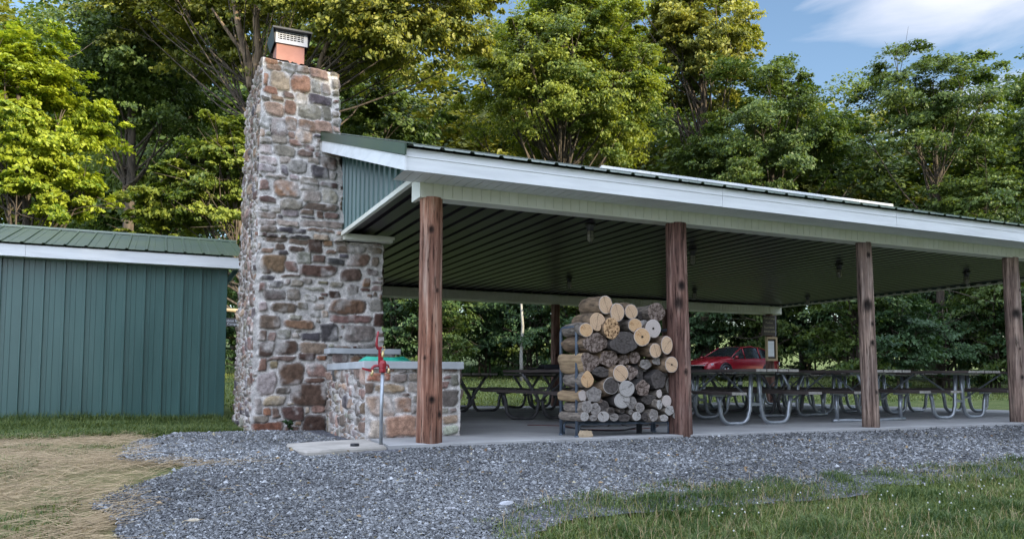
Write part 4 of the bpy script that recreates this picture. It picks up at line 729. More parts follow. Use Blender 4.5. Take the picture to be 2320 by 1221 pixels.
LOGS = [ # cx, cy, rx, ry, kind, shape, bark, y front, label
 (425,162,48,65,'f','o','1',-.06,'highest pale fresh-cut log on top of the firewood stack, cracked across its face'), (510,216,48,65,'f','o','1',-.09,'pale fresh-cut log with a diagonal crack, just right of the highest log'), (612,212,45,52,'f','o','1',-.02,'round fresh-cut log standing alone in the middle of the top of the stack'),
 (795,215,66,65,'m','o','2',.0,'large grey weathered log with rough bark rim at the top right of the stack'), (365,285,55,65,'f','n','1',-.07,'fresh-cut log with a wedge missing from its right side, below the highest log'), (468,335,57,75,'r','o','1',-.10,'orange log riddled with dark rot holes near the top of the stack'),
 (640,312,50,50,'y','o','2',-.06,'yellow-faced log in the second row, under the lone round log'), (770,335,52,65,'p','o','2',-.08,'pale log with a small dark hole in its centre, below the large weathered log'), (690,395,55,65,'y','o','1',-.12,'yellow round log with a dark heart, right of the big black split log'),
 (282,345,48,50,'y','o','2',-.08,'yellow-faced log at the upper left, level with the top of the rack frame'), (352,440,100,70,'m','h','1',-.06,'wide mottled half log under the yellow-faced log at the left'), (555,435,92,78,'d','w','D',-.10,'big dark split log in the middle of the stack'),
 (787,495,42,52,'f','o','1',-.10,'small fresh-cut oval log, left neighbour of the tall oval one at the right'), (870,455,42,65,'f','o','1',-.13,'tall oval fresh-cut log against the second post'), (905,597,45,57,'f','o','1',-.12,'rightmost fresh-cut log with a dark centre crack, overlapping the second post'),
 (310,580,70,70,'m','t','3',-.04,'mottled triangular split log behind the left uprights of the rack'), (450,555,65,57,'m','w','3',-.03,'split log with a ragged brown and white face left of centre'), (555,565,42,40,'m','h','1',-.02,'small brown split log right under the big dark one'), (635,545,38,42,'m','o','1',-.03,'small lumpy mottled log under the right edge of the big dark one'),
 (715,595,42,35,'g','w','1',-.02,'flat grey-brown split piece below the small fresh-cut oval log'), (795,572,30,28,'g','t','1',-.06,'smallest triangular split piece left of the rightmost fresh-cut log'), (395,650,68,38,'d','h','D',-.03,'flat dark wedge above the round log with the pale rim'), (535,660,53,62,'f','o','1',-.10,'fresh-cut round log with a T-shaped crack at the centre of the stack'),
 (615,655,38,50,'m','t','1',-.05,'pointed mottled split piece right of the log with the T-shaped crack'), (292,702,45,60,'y','e','2',-.08,'orange teardrop-shaped log face at the left'), (465,750,55,60,'d','o','1',-.08,'dark-faced round log with a pale rim'), (580,772,55,58,'l','o','2',-.10,'silver-grey round log just below the log with the T-shaped crack'),
 (695,768,48,55,'m','w','D',-.06,'grey-brown log right of the silver-grey round log'), (810,705,55,65,'d','w','D',-.05,'dark irregular log below the rightmost fresh-cut log'), (890,745,30,60,'g','h','2',.05,'pale grey upright piece set back against the second post'),
 (340,815,55,52,'g','w','2',-.05,'grey split face below the orange teardrop log'), (258,822,32,38,'p','w','3',-.04,'pale stripped log with a white ragged end at the left'), (545,858,55,55,'l','o','D',-.09,'silvery log face with star-shaped cracks in the lower middle'), (615,875,35,45,'g','o','2',-.03,'narrow grey log tucked right of the star-cracked log'),
 (675,910,32,35,'g','o','2',-.06,'small round grey log right of the lower middle'), (815,808,22,30,'p','o','2',-.04,'tiny pale oval end under the dark irregular log'), (817,888,20,32,'l','o','2',-.10,'narrow silvery oval end of a slanting log at the lower right'), (870,862,33,42,'p','o','2',-.05,'pale oval end beside the second post, low in the stack'),
 (290,905,38,45,'g','w','2',-.07,'silvery round end at the lower left behind the rack upright'), (350,920,38,45,'g','w','2',-.05,'grey split end right of the silvery end at the lower left'), (411,897,34,38,'d','o','D',-.02,'dark end low in the stack left of the star-cracked log'), (380,860,20,16,'m','o','1',-.03,'tiny brown branch end above the dark low end'),
 (465,935,24,27,'d','o','2',-.05,'small hollow dark branch end in the second row from the bottom'), (545,933,20,18,'d','o','2',-.05,'tiny hollow branch end under the star-cracked log'), (272,975,32,32,'l','o','2',-.08,'bottom left pale grey branch lying on the rack rail'), (335,985,28,22,'g','o','2',-.06,'small flat end, second from the left in the bottom row'),
 (410,975,40,38,'l','o','2',-.07,'round grey end, third from the left in the bottom row'), (487,980,30,28,'g','o','2',-.05,'rough round end, fourth from the left in the bottom row'), (560,985,45,26,'d','w','D',-.04,'dark flat split end in the middle of the bottom row'), (650,973,30,32,'l','o','2',-.07,'round pale grey end right of the dark flat one in the bottom row'),
 (610,943,20,20,'g','o','2',-.03,'tiny round end just above the bottom row right of centre'), (775,965,32,45,'g','w','2',-.05,'rough grey end near the right end of the bottom row'), (850,985,30,25,'l','w','2',-.08,'splintered pale end at the right of the bottom row'), (890,930,34,35,'l','w','2',-.06,'jagged silvery end above the right rack leg'),
 (945,968,30,25,'g','o','2',-.04,'crusty grey branch end jutting over the second post base'), (740,850,50,35,'d','w','D',-.02,'twisted dark bark-covered piece in the lower right'), (722,975,38,30,'d','w','D',-.02,'dark rotted chunk in the bottom row right of the round pale end'), (690,240,38,28,'d','w','D',.12,'dark log end set back between the top middle and top right logs'),
 (703,296,28,24,'l','w','2',.05,'small whitish piece wedged beside the pale log with the hole'), (668,650,36,62,'d','t','D',.03,'dark strip of bark wedged right of the pointed split piece')]
def make_log(i, cx, cy, rx, ry, kind, shape, bark, yf, label):
    yf -= .02; px = 1240+cx/3.214; py = 640+cy/3.214; c = un(px, py, 1, yf); e = un(px+rx/3.214, py, 1, yf); e2 = un(px, py-ry/3.214, 1, yf); ax_ = np.linalg.norm(e-c)*1.03; az = np.linalg.norm(e2-c)*1.03
    r = np.random.default_rng(100+i); n = 30; a = np.arange(n)*2*math.pi/n; L_ = .43 if ax_ > .045 else .40+.06*r.random()
    rad = 1+.035*fb(np.cos(a)+i, np.sin(a), i*.7, 1.6, 3)
    P = np.stack([np.cos(a)*ax_*rad, np.sin(a)*az*rad], -1)
    if shape == 'h': P[:, 1] = np.where(P[:, 1] < 0, P[:, 1]*.9, P[:, 1]*.75+.2*az*(1-np.abs(np.cos(a)))); P[:, 1] += .12*az*np.sin(3*a+i)
    if shape in 'tw':
        k = 3 if shape == 't' else 5; ph = r.random()*6.28; am = (.30 if shape == 't' else .13)
        f = 1-am*(.5-.5*np.cos(k*(a-ph)))+.06*fb(np.cos(a)*2+i, np.sin(a)*2, 1, 2); P *= f[:, None]*(1.12 if shape == 't' else 1.06)
    if shape == 'n': f = 1-.42*np.exp(-((((a-5.7+math.pi) % (2*math.pi))-math.pi)/.42)**2); P *= f[:, None]
    if shape == 'e': P[:, 0] *= 1-.45*np.clip(np.sin(a), 0, 1)
    k = 7; ys = np.linspace(0, L_, k); V = []
    wx, wz = .02*r.standard_normal(2)
    for j, y in enumerate(ys):
        s = 1+.04*vn(j*.7, i, 3)+(.0 if 0 < j < k-1 else -.03); q = P*(s+.03*fb(np.cos(a)*1.7+i, np.sin(a)*1.7, y*6, 1.5)[:, None]) if j else P
        V.append(np.stack([q[:, 0]+wx*math.sin(y*6), np.full(n, y), q[:, 1]+wz*math.sin(y*6)], -1))
    V = np.vstack(V); Q = [(j*n+t, j*n+n+t, j*n+n+(t+1) % n, j*n+(t+1) % n) for j in range(k-1) for t in range(n)]
    mb = MB(); mb.add(V, Q, m=0)
    # end faces with inner rings so they can be uneven
    fr = []; cc = P.mean(0)
    for q, s in enumerate((1, .93, .6, .3)): fr.append(np.stack([cc[0]+(P[:, 0]-cc[0])*s, np.full(n, -.0005 if s < 1 else 0)-(.0015*(q > 0))*np.ones(n)+(.004*r.standard_normal(n) if kind in 'mdgr' and q > 1 else 0), cc[1]+(P[:, 1]-cc[1])*s], -1))
    Fv = np.vstack(fr+[[(cc[0], -.002, cc[1])]]); mb.add(Fv, [(j*n+t, j*n+(t+1) % n, j*n+n+(t+1) % n, j*n+n+t) for j in range(3) for t in range(n)][:n], [], 2 if kind in 'dlgfyp' and shape == 'o' else 1)
    mb.add(Fv, [(j*n+t, j*n+(t+1) % n, j*n+n+(t+1) % n, j*n+n+t) for j in (1, 2) for t in range(n)], [(3*n+t, 3*n+(t+1) % n, 4*n) for t in range(n)], 1)
    bk = V[-n:]; mb.add(np.vstack([bk, bk.mean(0)]), [], [(t, n, (t+1) % n) for t in range(n)], 1)
    # drying cracks
    if kind in 'fylgd' and ax_ > .035:
        th0 = r.random()*6.28
        for ci in range({'f': 2, 'y': 1, 'l': 4, 'g': 2, 'd': 2}[kind]):
            th = (th0+math.pi*ci+.12*r.standard_normal()) if kind == 'f' else r.random()*6.28; l0_, l1_ = (-.03 if kind == 'f' else .1), .80+.16*r.random(); w_ = .0011+.0008*r.random()
            d = np.array([math.cos(th)*ax_, math.sin(th)*az]); pn = np.array([-d[1], d[0]])/np.linalg.norm(d)
            p0 = cc+d*l0_; p1 = cc+d*l1_*.5+pn*.004*r.standard_normal(); p2 = cc+d*l1_
            mb.add([(q[0]+s*pn[0]*ww, -.006, q[1]+s*pn[1]*ww) for q, ww in ((p0, w_*.4), (p1, w_), (p2, w_*1.2)) for s in (-1, 1)], [(0, 1, 3, 2), (2, 3, 5, 4)], m=3)
    if 'hole in its centre' in label or 'hollow' in label or 'dark heart' in label or 'dark centre' in label:
        s = .45 if 'hollow' in label else .13; q = np.array([(cc[0]+math.cos(t)*ax_*s*(1+.3*r.random()), -.0055, cc[1]+math.sin(t)*az*s) for t in np.linspace(0, 6.283, 12)[:-1]]); mb.add(np.vstack([q, q.mean(0)]), [], [(t, (t+1) % 11, 11) for t in range(11)], 3)
    V_ = np.vstack(mb.v)
    o = mb.build('firewood_log', [{'1': BK1, '2': BK2, '3': BK3, 'D': BKD}[bark], EG[kind], EG['p' if kind in 'fyp' else ('l' if 'pale rim' in label else kind)], CRK], smooth=True)
    o.location = (c[0], yf, c[2]); o.rotation_euler = (r.normal()*.015, 0, r.normal()*.05); tag(o, label, 'log', 'firewood logs stacked in the rack'); return o
for i, l in enumerate(LOGS): make_log(i, *l)

# ------------------------------------------------------------------ red car
def car():
    C0 = CAM+_r*10.2+np.array([math.sin(YAW), math.cos(YAW), 0])*36.1; zc = float(gz(C0[0], C0[1]))
    yaw = math.atan2(-.164, -.987); r = empty('parked_car', (C0[0], C0[1], zc), 'shiny dark red crossover car parked at the edge of the trees beyond the pavilion', 'car', rz=yaw)
    red = simple('red_car_paint', (.20, .008, .018, 1), (.24, .012, .022, 1), 2, .16, .25, spec=.8); gl = simple('car_glass', (.012, .015, .018, 1), None, 3, .08, spec=.9); blk = MT['black']
    #      x,    w,   zb,  zbelt, zr,  wr
    ST = [(-2.42, .70, .55, .95, .99, .60), (-2.36, .86, .38, 1.00, 1.06, .72), (-2.10, .92, .27, 1.02, 1.22, .74), (-1.65, .945, .22, 1.01, 1.38, .70), (-1.15, .95, .20, 1.00, 1.50, .68), (-.5, .95, .20, .98, 1.55, .68), (.1, .95, .20, .96, 1.50, .68),
          (.5, .95, .20, .95, 1.30, .71), (.92, .95, .20, .95, 1.06, .78), (1.28, .95, .21, .94, 1.02, .80), (1.7, .945, .24, .88, .95, .74), (2.1, .91, .26, .80, .87, .66), (2.33, .82, .28, .70, .76, .6), (2.42, .62, .32, .58, .64, .5)]
    b = MB(); V = []; m = 9
    for x, w, zb, zt, zr, wr in ST: V += [(x, s*q, z) for s, q, z in [(1, 0, zb), (1, w*.88, zb), (1, w*.99, zb+.12), (1, w, (zb+zt)/2+.03), (1, w*.965, zt-.08), (1, w*.93, zt), (1, wr*1.0, zr-.035), (1, wr*.86, zr), (1, 0, zr+.015)]]
    n = len(ST); nv = len(V); V += [(x, -y, z) for x, y, z in V]; Q = []; mi = []
    for side in (0, 1):
        o_ = side*nv
        for i in range(n-1):
            for j in range(m-1):
                f = (o_+i*m+j, o_+(i+1)*m+j, o_+(i+1)*m+j+1, o_+i*m+j+1); Q.append(f if side else f[::-1]); x0 = ST[i][0]; x1 = ST[i+1][0]
                g = 0
                if j == 5 and x0 >= -2.1 and x1 <= .93: g = 1
                if j in (6, 7) and (x0 >= .1 and x1 <= .93): g = 1
                if j in (6, 7) and (x1 <= -1.6 and x0 >= -2.4): g = 1
                if j == 0 or j == 1: g = 2
                mi.append(g)
    for g in (0, 1, 2):
        k = [q for q, t in zip(Q, mi) if t == g]; b.add(V, k, m=g)
    b.build('body', [red, gl, blk], r, True)
    b = MB()
    for s in (-1, 1):
        for xa, xb in ((.07, .13), (-1.02, -.94)): b.prism([(xa, s*.895, .97), (xb, s*.895, .97), (xb-.02, s*.70, 1.49), (xa-.02, s*.70, 1.49)], (0, s*.012, 0))
        b.tube([(.98, s*.86, 1.0), (.5, s*.725, 1.27), (.1, s*.69, 1.47), (-.5, s*.69, 1.53), (-1.15, s*.69, 1.48), (-1.65, s*.71, 1.36), (-2.1, s*.76, 1.19)], .028, 6)
    b.build('pillars', red, r, True)
    for s in (-1, 1):
        b = MB(); b.tube([(.85, s*.93, .97), (.85, s*1.0, 1.0)], .03, 6); b.lathe([(0, -.06), (.07, -.05), (.09, 0), (.06, .06), (0, .07)], (.84, s*1.04, 1.02), 10); b.build('mirror', red, r, True)
        b = MB(); b.prism([(2.36, s*.50, .62), (2.20, s*.86, .66), (2.17, s*.87, .73), (2.36, s*.50, .67)], (.05, 0, 0)); b.build('headlight', MT['ltgrey'], r)
        b = MB(); b.prism([(2.40, s*.55, .55), (2.37, s*.66, .55), (2.34, s*.78, .30), (2.38, s*.66, .30)], (.06, 0, 0)); b.build('bumper_blade', red, r)
        for x in (1.45, -1.45):
            w_ = empty('wheel', (x, s*.90, .345), None, None); w_.parent = r
            t = MB(); t.lathe([(.22, -.10), (.33, -.10), (.35, -.06), (.35, .06), (.33, .10), (.22, .10)], n=28); o = t.build('tyre', MT['black'], w_, True); o.rotation_euler.x = R(90)
            t = MB(); t.lathe([(.0, .03), (.23, .03), (.24, .08)], n=24); o = t.build('rim_dish', MT['dtube'], w_, True); o.rotation_euler.x = R(90*s*-1)
            t = MB()
            for a in range(5): t.box(-.03, .03, .03, .22, .06, .085, mat=Matrix.Rotation(a*2*math.pi/5, 4, 'Z'))
            o = t.build('rim', MT['white'], w_); o.rotation_euler.x = R(90*s*-1)
            t = MB(); t.tube(arc((x, s*.945, .345), .40, 0, math.pi, 15, (1, 0, 0), (0, 0, 1)), .035, 6); t.build('wheel_arch', blk, r, True)
    b = MB(); b.box(2.43, 2.46, -.55, .55, .635, .655); b.build('light_bar', MT['white'], r)
    b = MB(); b.prism([(2.43, -.5, .30), (2.43, .5, .30), (2.46, .45, .56), (2.46, -.45, .56)], (.01, 0, 0)); b.build('grille', blk, r)
    b = MB(); b.box(-2.46, -2.40, -.75, .75, .86, .90); b.build('tail_light', MT['red'], r)
    b = MB(); b.box(-2.50, -2.43, .55, .80, .70, .84); b.build('rear_plate', MT['white'], r)
car()
# ------------------------------------------------------------------ trees
LM = dict(bright=leaf_mat('leaf_bright', (.085, .15, .012, 1), (.38, .43, .045, 1), .42), mid=leaf_mat('leaf_mid', (.06, .105, .018, 1), (.25, .29, .05, 1), .38), olive=leaf_mat('leaf_olive', (.055, .085, .018, 1), (.30, .30, .06, 1), .36),
          dark=leaf_mat('leaf_dark', (.034, .070, .018, 1), (.125, .175, .042, 1), .32), under=leaf_mat('leaf_understory', (.022, .052, .022, 1), (.070, .130, .052, 1), .3))
def leaves(C, S, Nm, D, var):
    """kite leaves: centres, sizes, normals, directions"""
    D = D-(D*Nm).sum(1)[:, None]*Nm; D /= np.linalg.norm(D, axis=1)[:, None]+1e-9; Sd = np.cross(Nm, D); n = len(C); S = S[:, None]
    V = np.stack([C-D*S*.5, C-Sd*S*.33-D*S*.02+Nm*S*.08, C+D*S*.55, C+Sd*S*.33-D*S*.02+Nm*S*.08], 1).reshape(-1, 3)
    return V, np.arange(4*n).reshape(n, 4), np.repeat(var, 4)
def crown(r, cen, rad, nb, per, leaf, flat=.45, low=-.8, clump=.2, hole=0.0, sub=14):
    cen = np.asarray(cen, float); rad = np.asarray(rad, float); B = []
    while len(B) < nb:
        d = r.standard_normal(3); d /= np.linalg.norm(d)
        if d[2] < low: continue
        q = r.random()**.42*(.97+.22*vn(d[0]*2, d[1]*2, d[2]*2+nb, 1.3)); p = d*q
        if q < .22: continue
        B.append(cen+p*rad)
    B = np.array(B); R_ = rad.mean()*clump; allC = []; allN = []; allV = []
    for c in B:
        rb = R_*(.65+.7*r.random()); out = (c-cen)/rad; out /= np.linalg.norm(out)+1e-6
        sc_ = r.standard_normal((sub, 3))*[rb*.62, rb*.62, rb*flat*.55]; sc_[:, 2] -= .25*(sc_[:, 0]**2+sc_[:, 1]**2)/rb; k = per//sub; bv = .5+.20*r.standard_normal()
        pts = sc_[:, None]+r.standard_normal((sub, k, 3))*[rb*.24, rb*.24, rb*.09]; pts[..., 2] -= .3*(pts[..., 0]-sc_[:, None, 0])**2/rb+.3*(pts[..., 1]-sc_[:, None, 1])**2/rb
        allC.append(c+pts.reshape(-1, 3)); nn_ = np.tile(out*.75+np.array([0, 0, .75]), (sub*k, 1))+.55*r.standard_normal((sub*k, 3)); allN.append(nn_/np.linalg.norm(nn_, axis=1)[:, None]); allV.append(np.clip(bv+.26*r.standard_normal(sub*k), 0, 1))
    C = np.vstack(allC); Nn = np.vstack(allN); v = np.concatenate(allV); D = r.standard_normal(C.shape)+(C-cen)/rad*1.2-[0, 0, .5]; S = leaf*(.5+.95*r.random(len(C))**1.3)
    return B, leaves(C, S, Nn, D, v)
def limbs(mb, r, B, base, top, r0, every=1, th=1.0):
    for c in B[::every]:
        t = np.clip((c[2]-base[2])/(top[2]-base[2])*.80-.22*r.random(), .12, .95); s = base+(top-base)*t; ml = (s+c)/2+np.array([0, 0, -.12*np.linalg.norm(c-s)])+.08*np.linalg.norm(c-s)*r.standard_normal(3)
        u = np.linspace(0, 1, 6)[:, None]; P = s*(1-u)**2+2*ml*u*(1-u)+c*u**2; rr = r0*(.30*(1-t)+.07)*(1-u[:, 0]*.85)*th+.005; mb.tube(P, rr, 5, caps=False)
        for _ in range(2): e = c+r.standard_normal(3)*[.7, .7, .4]; mb.tube([P[4], (P[4]+e)/2+.08*r.standard_normal(3), e], [.02*th, .012*th, .005], 3, caps=False)
def tree(name, base, label, kind, crowns, trunk, leaf, seed, group=None, r0=.25, cat='tree', bark='trunk', every=3, **kw):
    """base (x,y); crowns: list of (cx,cy,cz,rx,ry,rz,nb,per) in world coords; trunk: list of world points"""
    r = np.random.default_rng(seed); bz = float(gz(base[0], base[1])); b = np.array([base[0], base[1], bz]); root = empty(name, b, label, cat, group)
    tp = np.array(trunk, float)-b; mb = MB(); k = len(tp); u = np.linspace(0, k-1, k*5); P = np.stack([np.interp(u, range(k), tp[:, i]) for i in range(3)], -1)
    for _ in range(4): P[1:-1] = (P[:-2]+2*P[1:-1]+P[2:])/4
    mb.tube(P, r0*(1-.8*np.linspace(0, 1, len(P)))+.02, 9); VV = []; FF = []; AA = []; n = 0
    for c in crowns:
        B, (V, F, a) = crown(r, np.array(c[:3])-b, c[3:6], c[6], c[7], leaf, **kw); limbs(mb, r, B, P[0], P[-1], r0, every); VV.append(V); FF.append(F+n); AA.append(a); n += len(V)
    mb.build('trunk', MT[bark], root, True); mesh_obj('crown', np.vstack(VV), [np.vstack(FF)], LM[kind], root, attr=np.concatenate(AA)); return root
def pxc(px, py, t): return far(px, py, t)
def T(name, label, kind, px, t, ytop, ybot, hw, nb, per, leaf, seed, lean=0, r0=.25, depthk=.8, extra=(), **kw):
    c = pxc(px, (ytop+ybot)/2, t); k = t/FPX; rx = hw*k; rz = (ybot-ytop)/2*k; g = far(px+lean, 853, t); tp = far(px, ytop+(ybot-ytop)*.35, t)
    cr_ = [(c[0], c[1], c[2], rx, rx*depthk, rz, nb, per)]
    for (ex, ey, ehw, ehh, enb) in extra: e = pxc(ex, ey, t); cr_.append((e[0], e[1], e[2], ehw*k, ehw*k*depthk, ehh*k, enb, per))
    gzv = float(gz(g[0], g[1])); midp = (np.array([g[0], g[1], gzv])+tp)/2+[.3, 0, 0]
    return tree(name, (g[0], g[1]), label, kind, cr_, [(g[0], g[1], gzv-.1), midp, tp], leaf, seed, r0=r0, **kw)
T('maple_tree', 'bright yellow-green sunlit maple tree behind the shed at the far left', 'bright', 40, 22, 15, 520, 175, 76, 840, .125, 31, r0=.2, clump=.17, flat=.5, extra=[(150, 440, 120, 75, 34), (-60, 250, 160, 220, 26)])
T('oak_tree', 'tall dark oak behind the bright maple, between it and the chimney', 'dark', 300, 33, -160, 420, 200, 76, 620, .18, 32, lean=-40, r0=.3, clump=.22)
T('sapling_tree', 'sunlit mid-green tree just left of the stone chimney', 'mid', 505, 26, 215, 560, 95, 46, 760, .125, 33, lean=75, r0=.14, clump=.2, extra=[(385, 450, 105, 100, 40), (340, 540, 80, 40, 14)])
# the big oak with the forked, sun-warmed trunk
fg = far(585, 853, 29); fz = float(gz(fg[0], fg[1]))
ot = tree('forked_oak_tree', (fg[0], fg[1]), 'big oak with a forked sunlit trunk rising behind the chimney top', 'olive',
    [(*pxc(640, -60, 29), 4.2, 3.2, 2.4, 40, 520), (*pxc(880, 40, 28), 3.1, 2.6, 2.1, 48, 520), (*pxc(1030, 40, 29), 1.3, 1.6, 1.7, 14, 480), (*pxc(1090, -30, 29), 1.2, 1.4, 1.3, 16, 480), (*pxc(740, 150, 30), 1.3, 1.4, 1.0, 8, 480), (*pxc(480, 60, 30), 2.2, 2.0, 2.2, 30, 480), (*pxc(350, 40, 31), 2.6, 2.0, 2.0, 26, 480), (*pxc(760, 20, 28), 2.0, 1.6, 1.4, 24, 480)],
    [(fg[0], fg[1], fz), far(578, 330, 29), far(572, 160, 29)], .17, 34, r0=.34, clump=.26, every=3)
mb = MB(); base = ot.location
for pts, r_ in (([(572, 200), (560, 130), (540, 60), (520, -60)], .20), ([(572, 190), (588, 120), (578, 40), (600, -80)], .19), ([(560, 130), (525, 85), (480, 20)], .10), ([(700, 330), (716, 210), (722, 150), (745, 90), (790, 70), (830, 90)], .13), ([(722, 150), (745, 125), (757, 200)], .05), ([(745, 90), (720, 40), (735, -40)], .07)):
    P = np.array([far(x, y, 28.6)-np.array(base) for x, y in pts]); u = np.linspace(0, len(P)-1, len(P)*5); Pq = np.stack([np.interp(u, range(len(P)), P[:, i]) for i in range(3)], -1)
    for _ in range(2): Pq[1:-1] = (Pq[:-2]+2*Pq[1:-1]+Pq[2:])/4
    mb.tube(Pq, r_*(1-.6*np.linspace(0, 1, len(Pq))), 8)
mb.build('fork_limbs', simple('sunlit_bark', (.07, .05, .035, 1), (.24, .17, .11, 1), 3, .95, stretch=(3, 3, .6), bump=1, dist=.04), ot, True)  # sunlight put into the limb bark as a paler, warmer colour
mb = MB(); g = far(330, 853, 26); lz = float(gz(g[0], g[1])); mb.tube([far(150, 470, 26), far(200, 350, 26), far(240, 300, 26), far(300, 235, 27), far(370, 120, 28)], [.16, .15, .13, .1, .06], 8)
T('bare_branch_tree', 'dark thin tree with dead pale twigs just right of the chimney top', 'dark', 870, 34, 150, 400, 130, 34, 480, .20, 35, r0=.16, clump=.24)
T('round_tree', 'broad round-topped tree with a sunlit right side above the left half of the pavilion roof', 'mid', 1270, 35, -40, 430, 250, 140, 800, .135, 36, r0=.3, clump=.15, extra=[(1330, 60, 190, 120, 40), (1420, 190, 130, 150, 34)])
T('tall_olive_tree', 'tall olive tree with a rounded shoulder against the blue sky right of the round tree', 'olive', 1590, 40, -140, 300, 135, 76, 760, .165, 37, r0=.35, clump=.19, extra=[(1480, 60, 110, 160, 20)])
T('shaded_tree', 'dark green tree with a sunlit tip in the middle of the skyline above the roof', 'dark', 1745, 37, 120, 520, 205, 84, 720, .145, 38, r0=.22, clump=.18, extra=[(1630, 390, 120, 100, 20), (1800, 190, 55, 60, 8)])
T('layered_tree', 'flat-topped tree with layered boughs and visible dark trunk at the upper right', 'dark', 2110, 36, 95, 400, 195, 66, 560, .145, 39, lean=20, r0=.20, clump=.2, flat=.28)
T('edge_tree', 'dark tree cut off by the right edge of the view, tallest on that side', 'dark', 2390, 37, 30, 520, 120, 50, 480, .18, 40, r0=.25, clump=.2)
T('low_tree', 'low dark tree filling under the layered tree, right of the roof ridge', 'dark', 2230, 35, 330, 620, 120, 40, 480, .15, 41, r0=.15, clump=.22)
# woods behind: three source trees, copied
bgt = [T('woodland_tree', 'x', k, 0, 50, -60, 700, 200, 80, 340, .36, 50+i, r0=.35, clump=.26, group='dark woodland trees behind the pavilion') for i, k in enumerate(('dark', 'olive', 'dark'))]
def clone_at(src, px, t, sc_, sz, label, rot):
    g = far(px, 853, t); c = clone(src); c.location = (g[0], g[1], float(gz(g[0], g[1]))-.1); c.scale = (sc_, sc_, sz); c.rotation_euler.z = rot; c['label'] = label; return c
BGL = []
for k, px in enumerate(range(-180, 2620, 118)):
    top = -80 if px < 850 else (60 if px < 1080 else (-20 if px < 1500 else (150 if px < 2250 else 90))); t = 45+7*((k*37) % 5)/4
    hz = (853-top)/FPX*t/(913/FPX*50); lab = 'dark woodland tree in the solid belt of trees closing the view behind'
    clone_at(bgt[k % 3], px, t, .85+.25*((k*13) % 7)/7, hz, lab, k*1.3)
for b_ in bgt:
    for ch in list(b_.children): bpy.data.objects.remove(ch)
    bpy.data.objects.remove(b_)
def shrub_proto(kind, seed, leaf, h, w, nb, per, bark='trunk'):
    r = np.random.default_rng(seed); root = empty('understory_tree', (0, 0, 0), 'x', 'small tree', 'leafy understory along the wood edge'); mb = MB()
    B, (V, F, a) = crown(r, (0, 0, h*.52), (w, w*.7, h*.5), nb, per, leaf, low=-1, clump=.24, flat=.4)
    for x, ln_ in ((-.3, .1), (.25, -.15), (0, .05)): mb.tube([(x, 0, -.1), (x+ln_, .05, h*.4), (x+ln_*3, 0, h*.8)], [.05, .04, .015], 5)
    limbs(mb, r, B, np.array([0, 0, 0.]), np.array([0, 0, h*.9]), .12, 2); mb.build('trunk', MT[bark], root, True); mesh_obj('crown', V, [F], LM[kind], root, attr=a); return root
us = [shrub_proto('under', 60, .13, 4.6, 2.1, 46, 330), shrub_proto('under', 61, .12, 4.0, 2.3, 44, 330), shrub_proto('dark', 62, .13, 5.2, 2.0, 46, 330)]
k = 0
for px in list(range(470, 2650, 105)):
    t = 30.5+3.0*((k*29) % 5)/4
    if 1440 < px < 1860: t += 9.5
    clone_at(us[k % 3], px, t, 1.0+.25*((k*11) % 5)/5, 1.0+.3*((k*7) % 5)/5, 'dark leafy understory tree in the row along the wood edge behind the pavilion', k*2.1); k += 1
for px in list(range(400, 2650, 190)):
    t = 40; clone_at(us[(k+1) % 3], px, t, 1.5, 1.7, 'dark leafy understory tree in the row along the wood edge behind the pavilion', k*1.7); k += 1
for b_ in us:
    for ch in list(b_.children): bpy.data.objects.remove(ch)
    bpy.data.objects.remove(b_)
# slim pale trunk seen under the back beam
g = far(1182, 853, 31); gzv = float(gz(g[0], g[1])); root = empty('sapling', (g[0], g[1], gzv), 'slim pale-barked sapling standing at the wood edge left of the dark back post', 'sapling')
mb = MB(); mb.tube([(0, 0, -.1), (-.03, 0, 1), (.04, .0, 2.2), (-.1, 0, 4)], [.085, .07, .06, .03], 9); mb.build('trunk', MT['palebark'], root, True)
r = np.random.default_rng(77); B, (V, F, a) = crown(r, (0, 0, 4), (1.2, 1, .9), 10, 300, .12); mesh_obj('crown', V, [F], LM['under'], root, attr=a)
# unseen trees added behind the viewer, heights shaped to shade the pavilion
sp = []
for i in range(2):
    r = np.random.default_rng(90+i); root = empty('shading_tree', (0, 0, 0), 'x', 'tree', 'unseen trees added behind the viewer for shade'); mb = MB(); mb.tube([(0, 0, -.2), (.1, 0, 6), (0, 0, 12)], [.3, .22, .08], 8)
    B, (V, F, a) = crown(r, (0, 0, 7.6), (4.2, 3.4, 6.9), 90, 210, .55, low=-1, clump=.26); mb.build('trunk', MT['trunk'], root, True); mesh_obj('crown', V, [F], LM['mid'], root, attr=a); sp.append(root)
k = 0
for row in (0, 1):
    for x in np.arange(-6, 92, 4.6):
        xx = x+row*2.3; h = float(np.interp(xx, [0, 26.3, 28, 38.5, 40.2, 43, 44.5, 60], [23.5, 23.0, 20.8, 24, 19.0, 19.0, 25, 28])); h *= 1+.05*math.sin(k*2.7); y = -40-row*4.5
        c = clone(sp[k % 2]); c.location = (xx, y, float(gz(xx, y))-.1); c.scale = (1.0, 1.0, h/14.5); c.rotation_euler.z = k*1.1; c['label'] = 'green tree in the unseen row added behind the viewer for shade'; k += 1
for b_ in sp:
    for ch in list(b_.children): bpy.data.objects.remove(ch)
    bpy.data.objects.remove(b_)

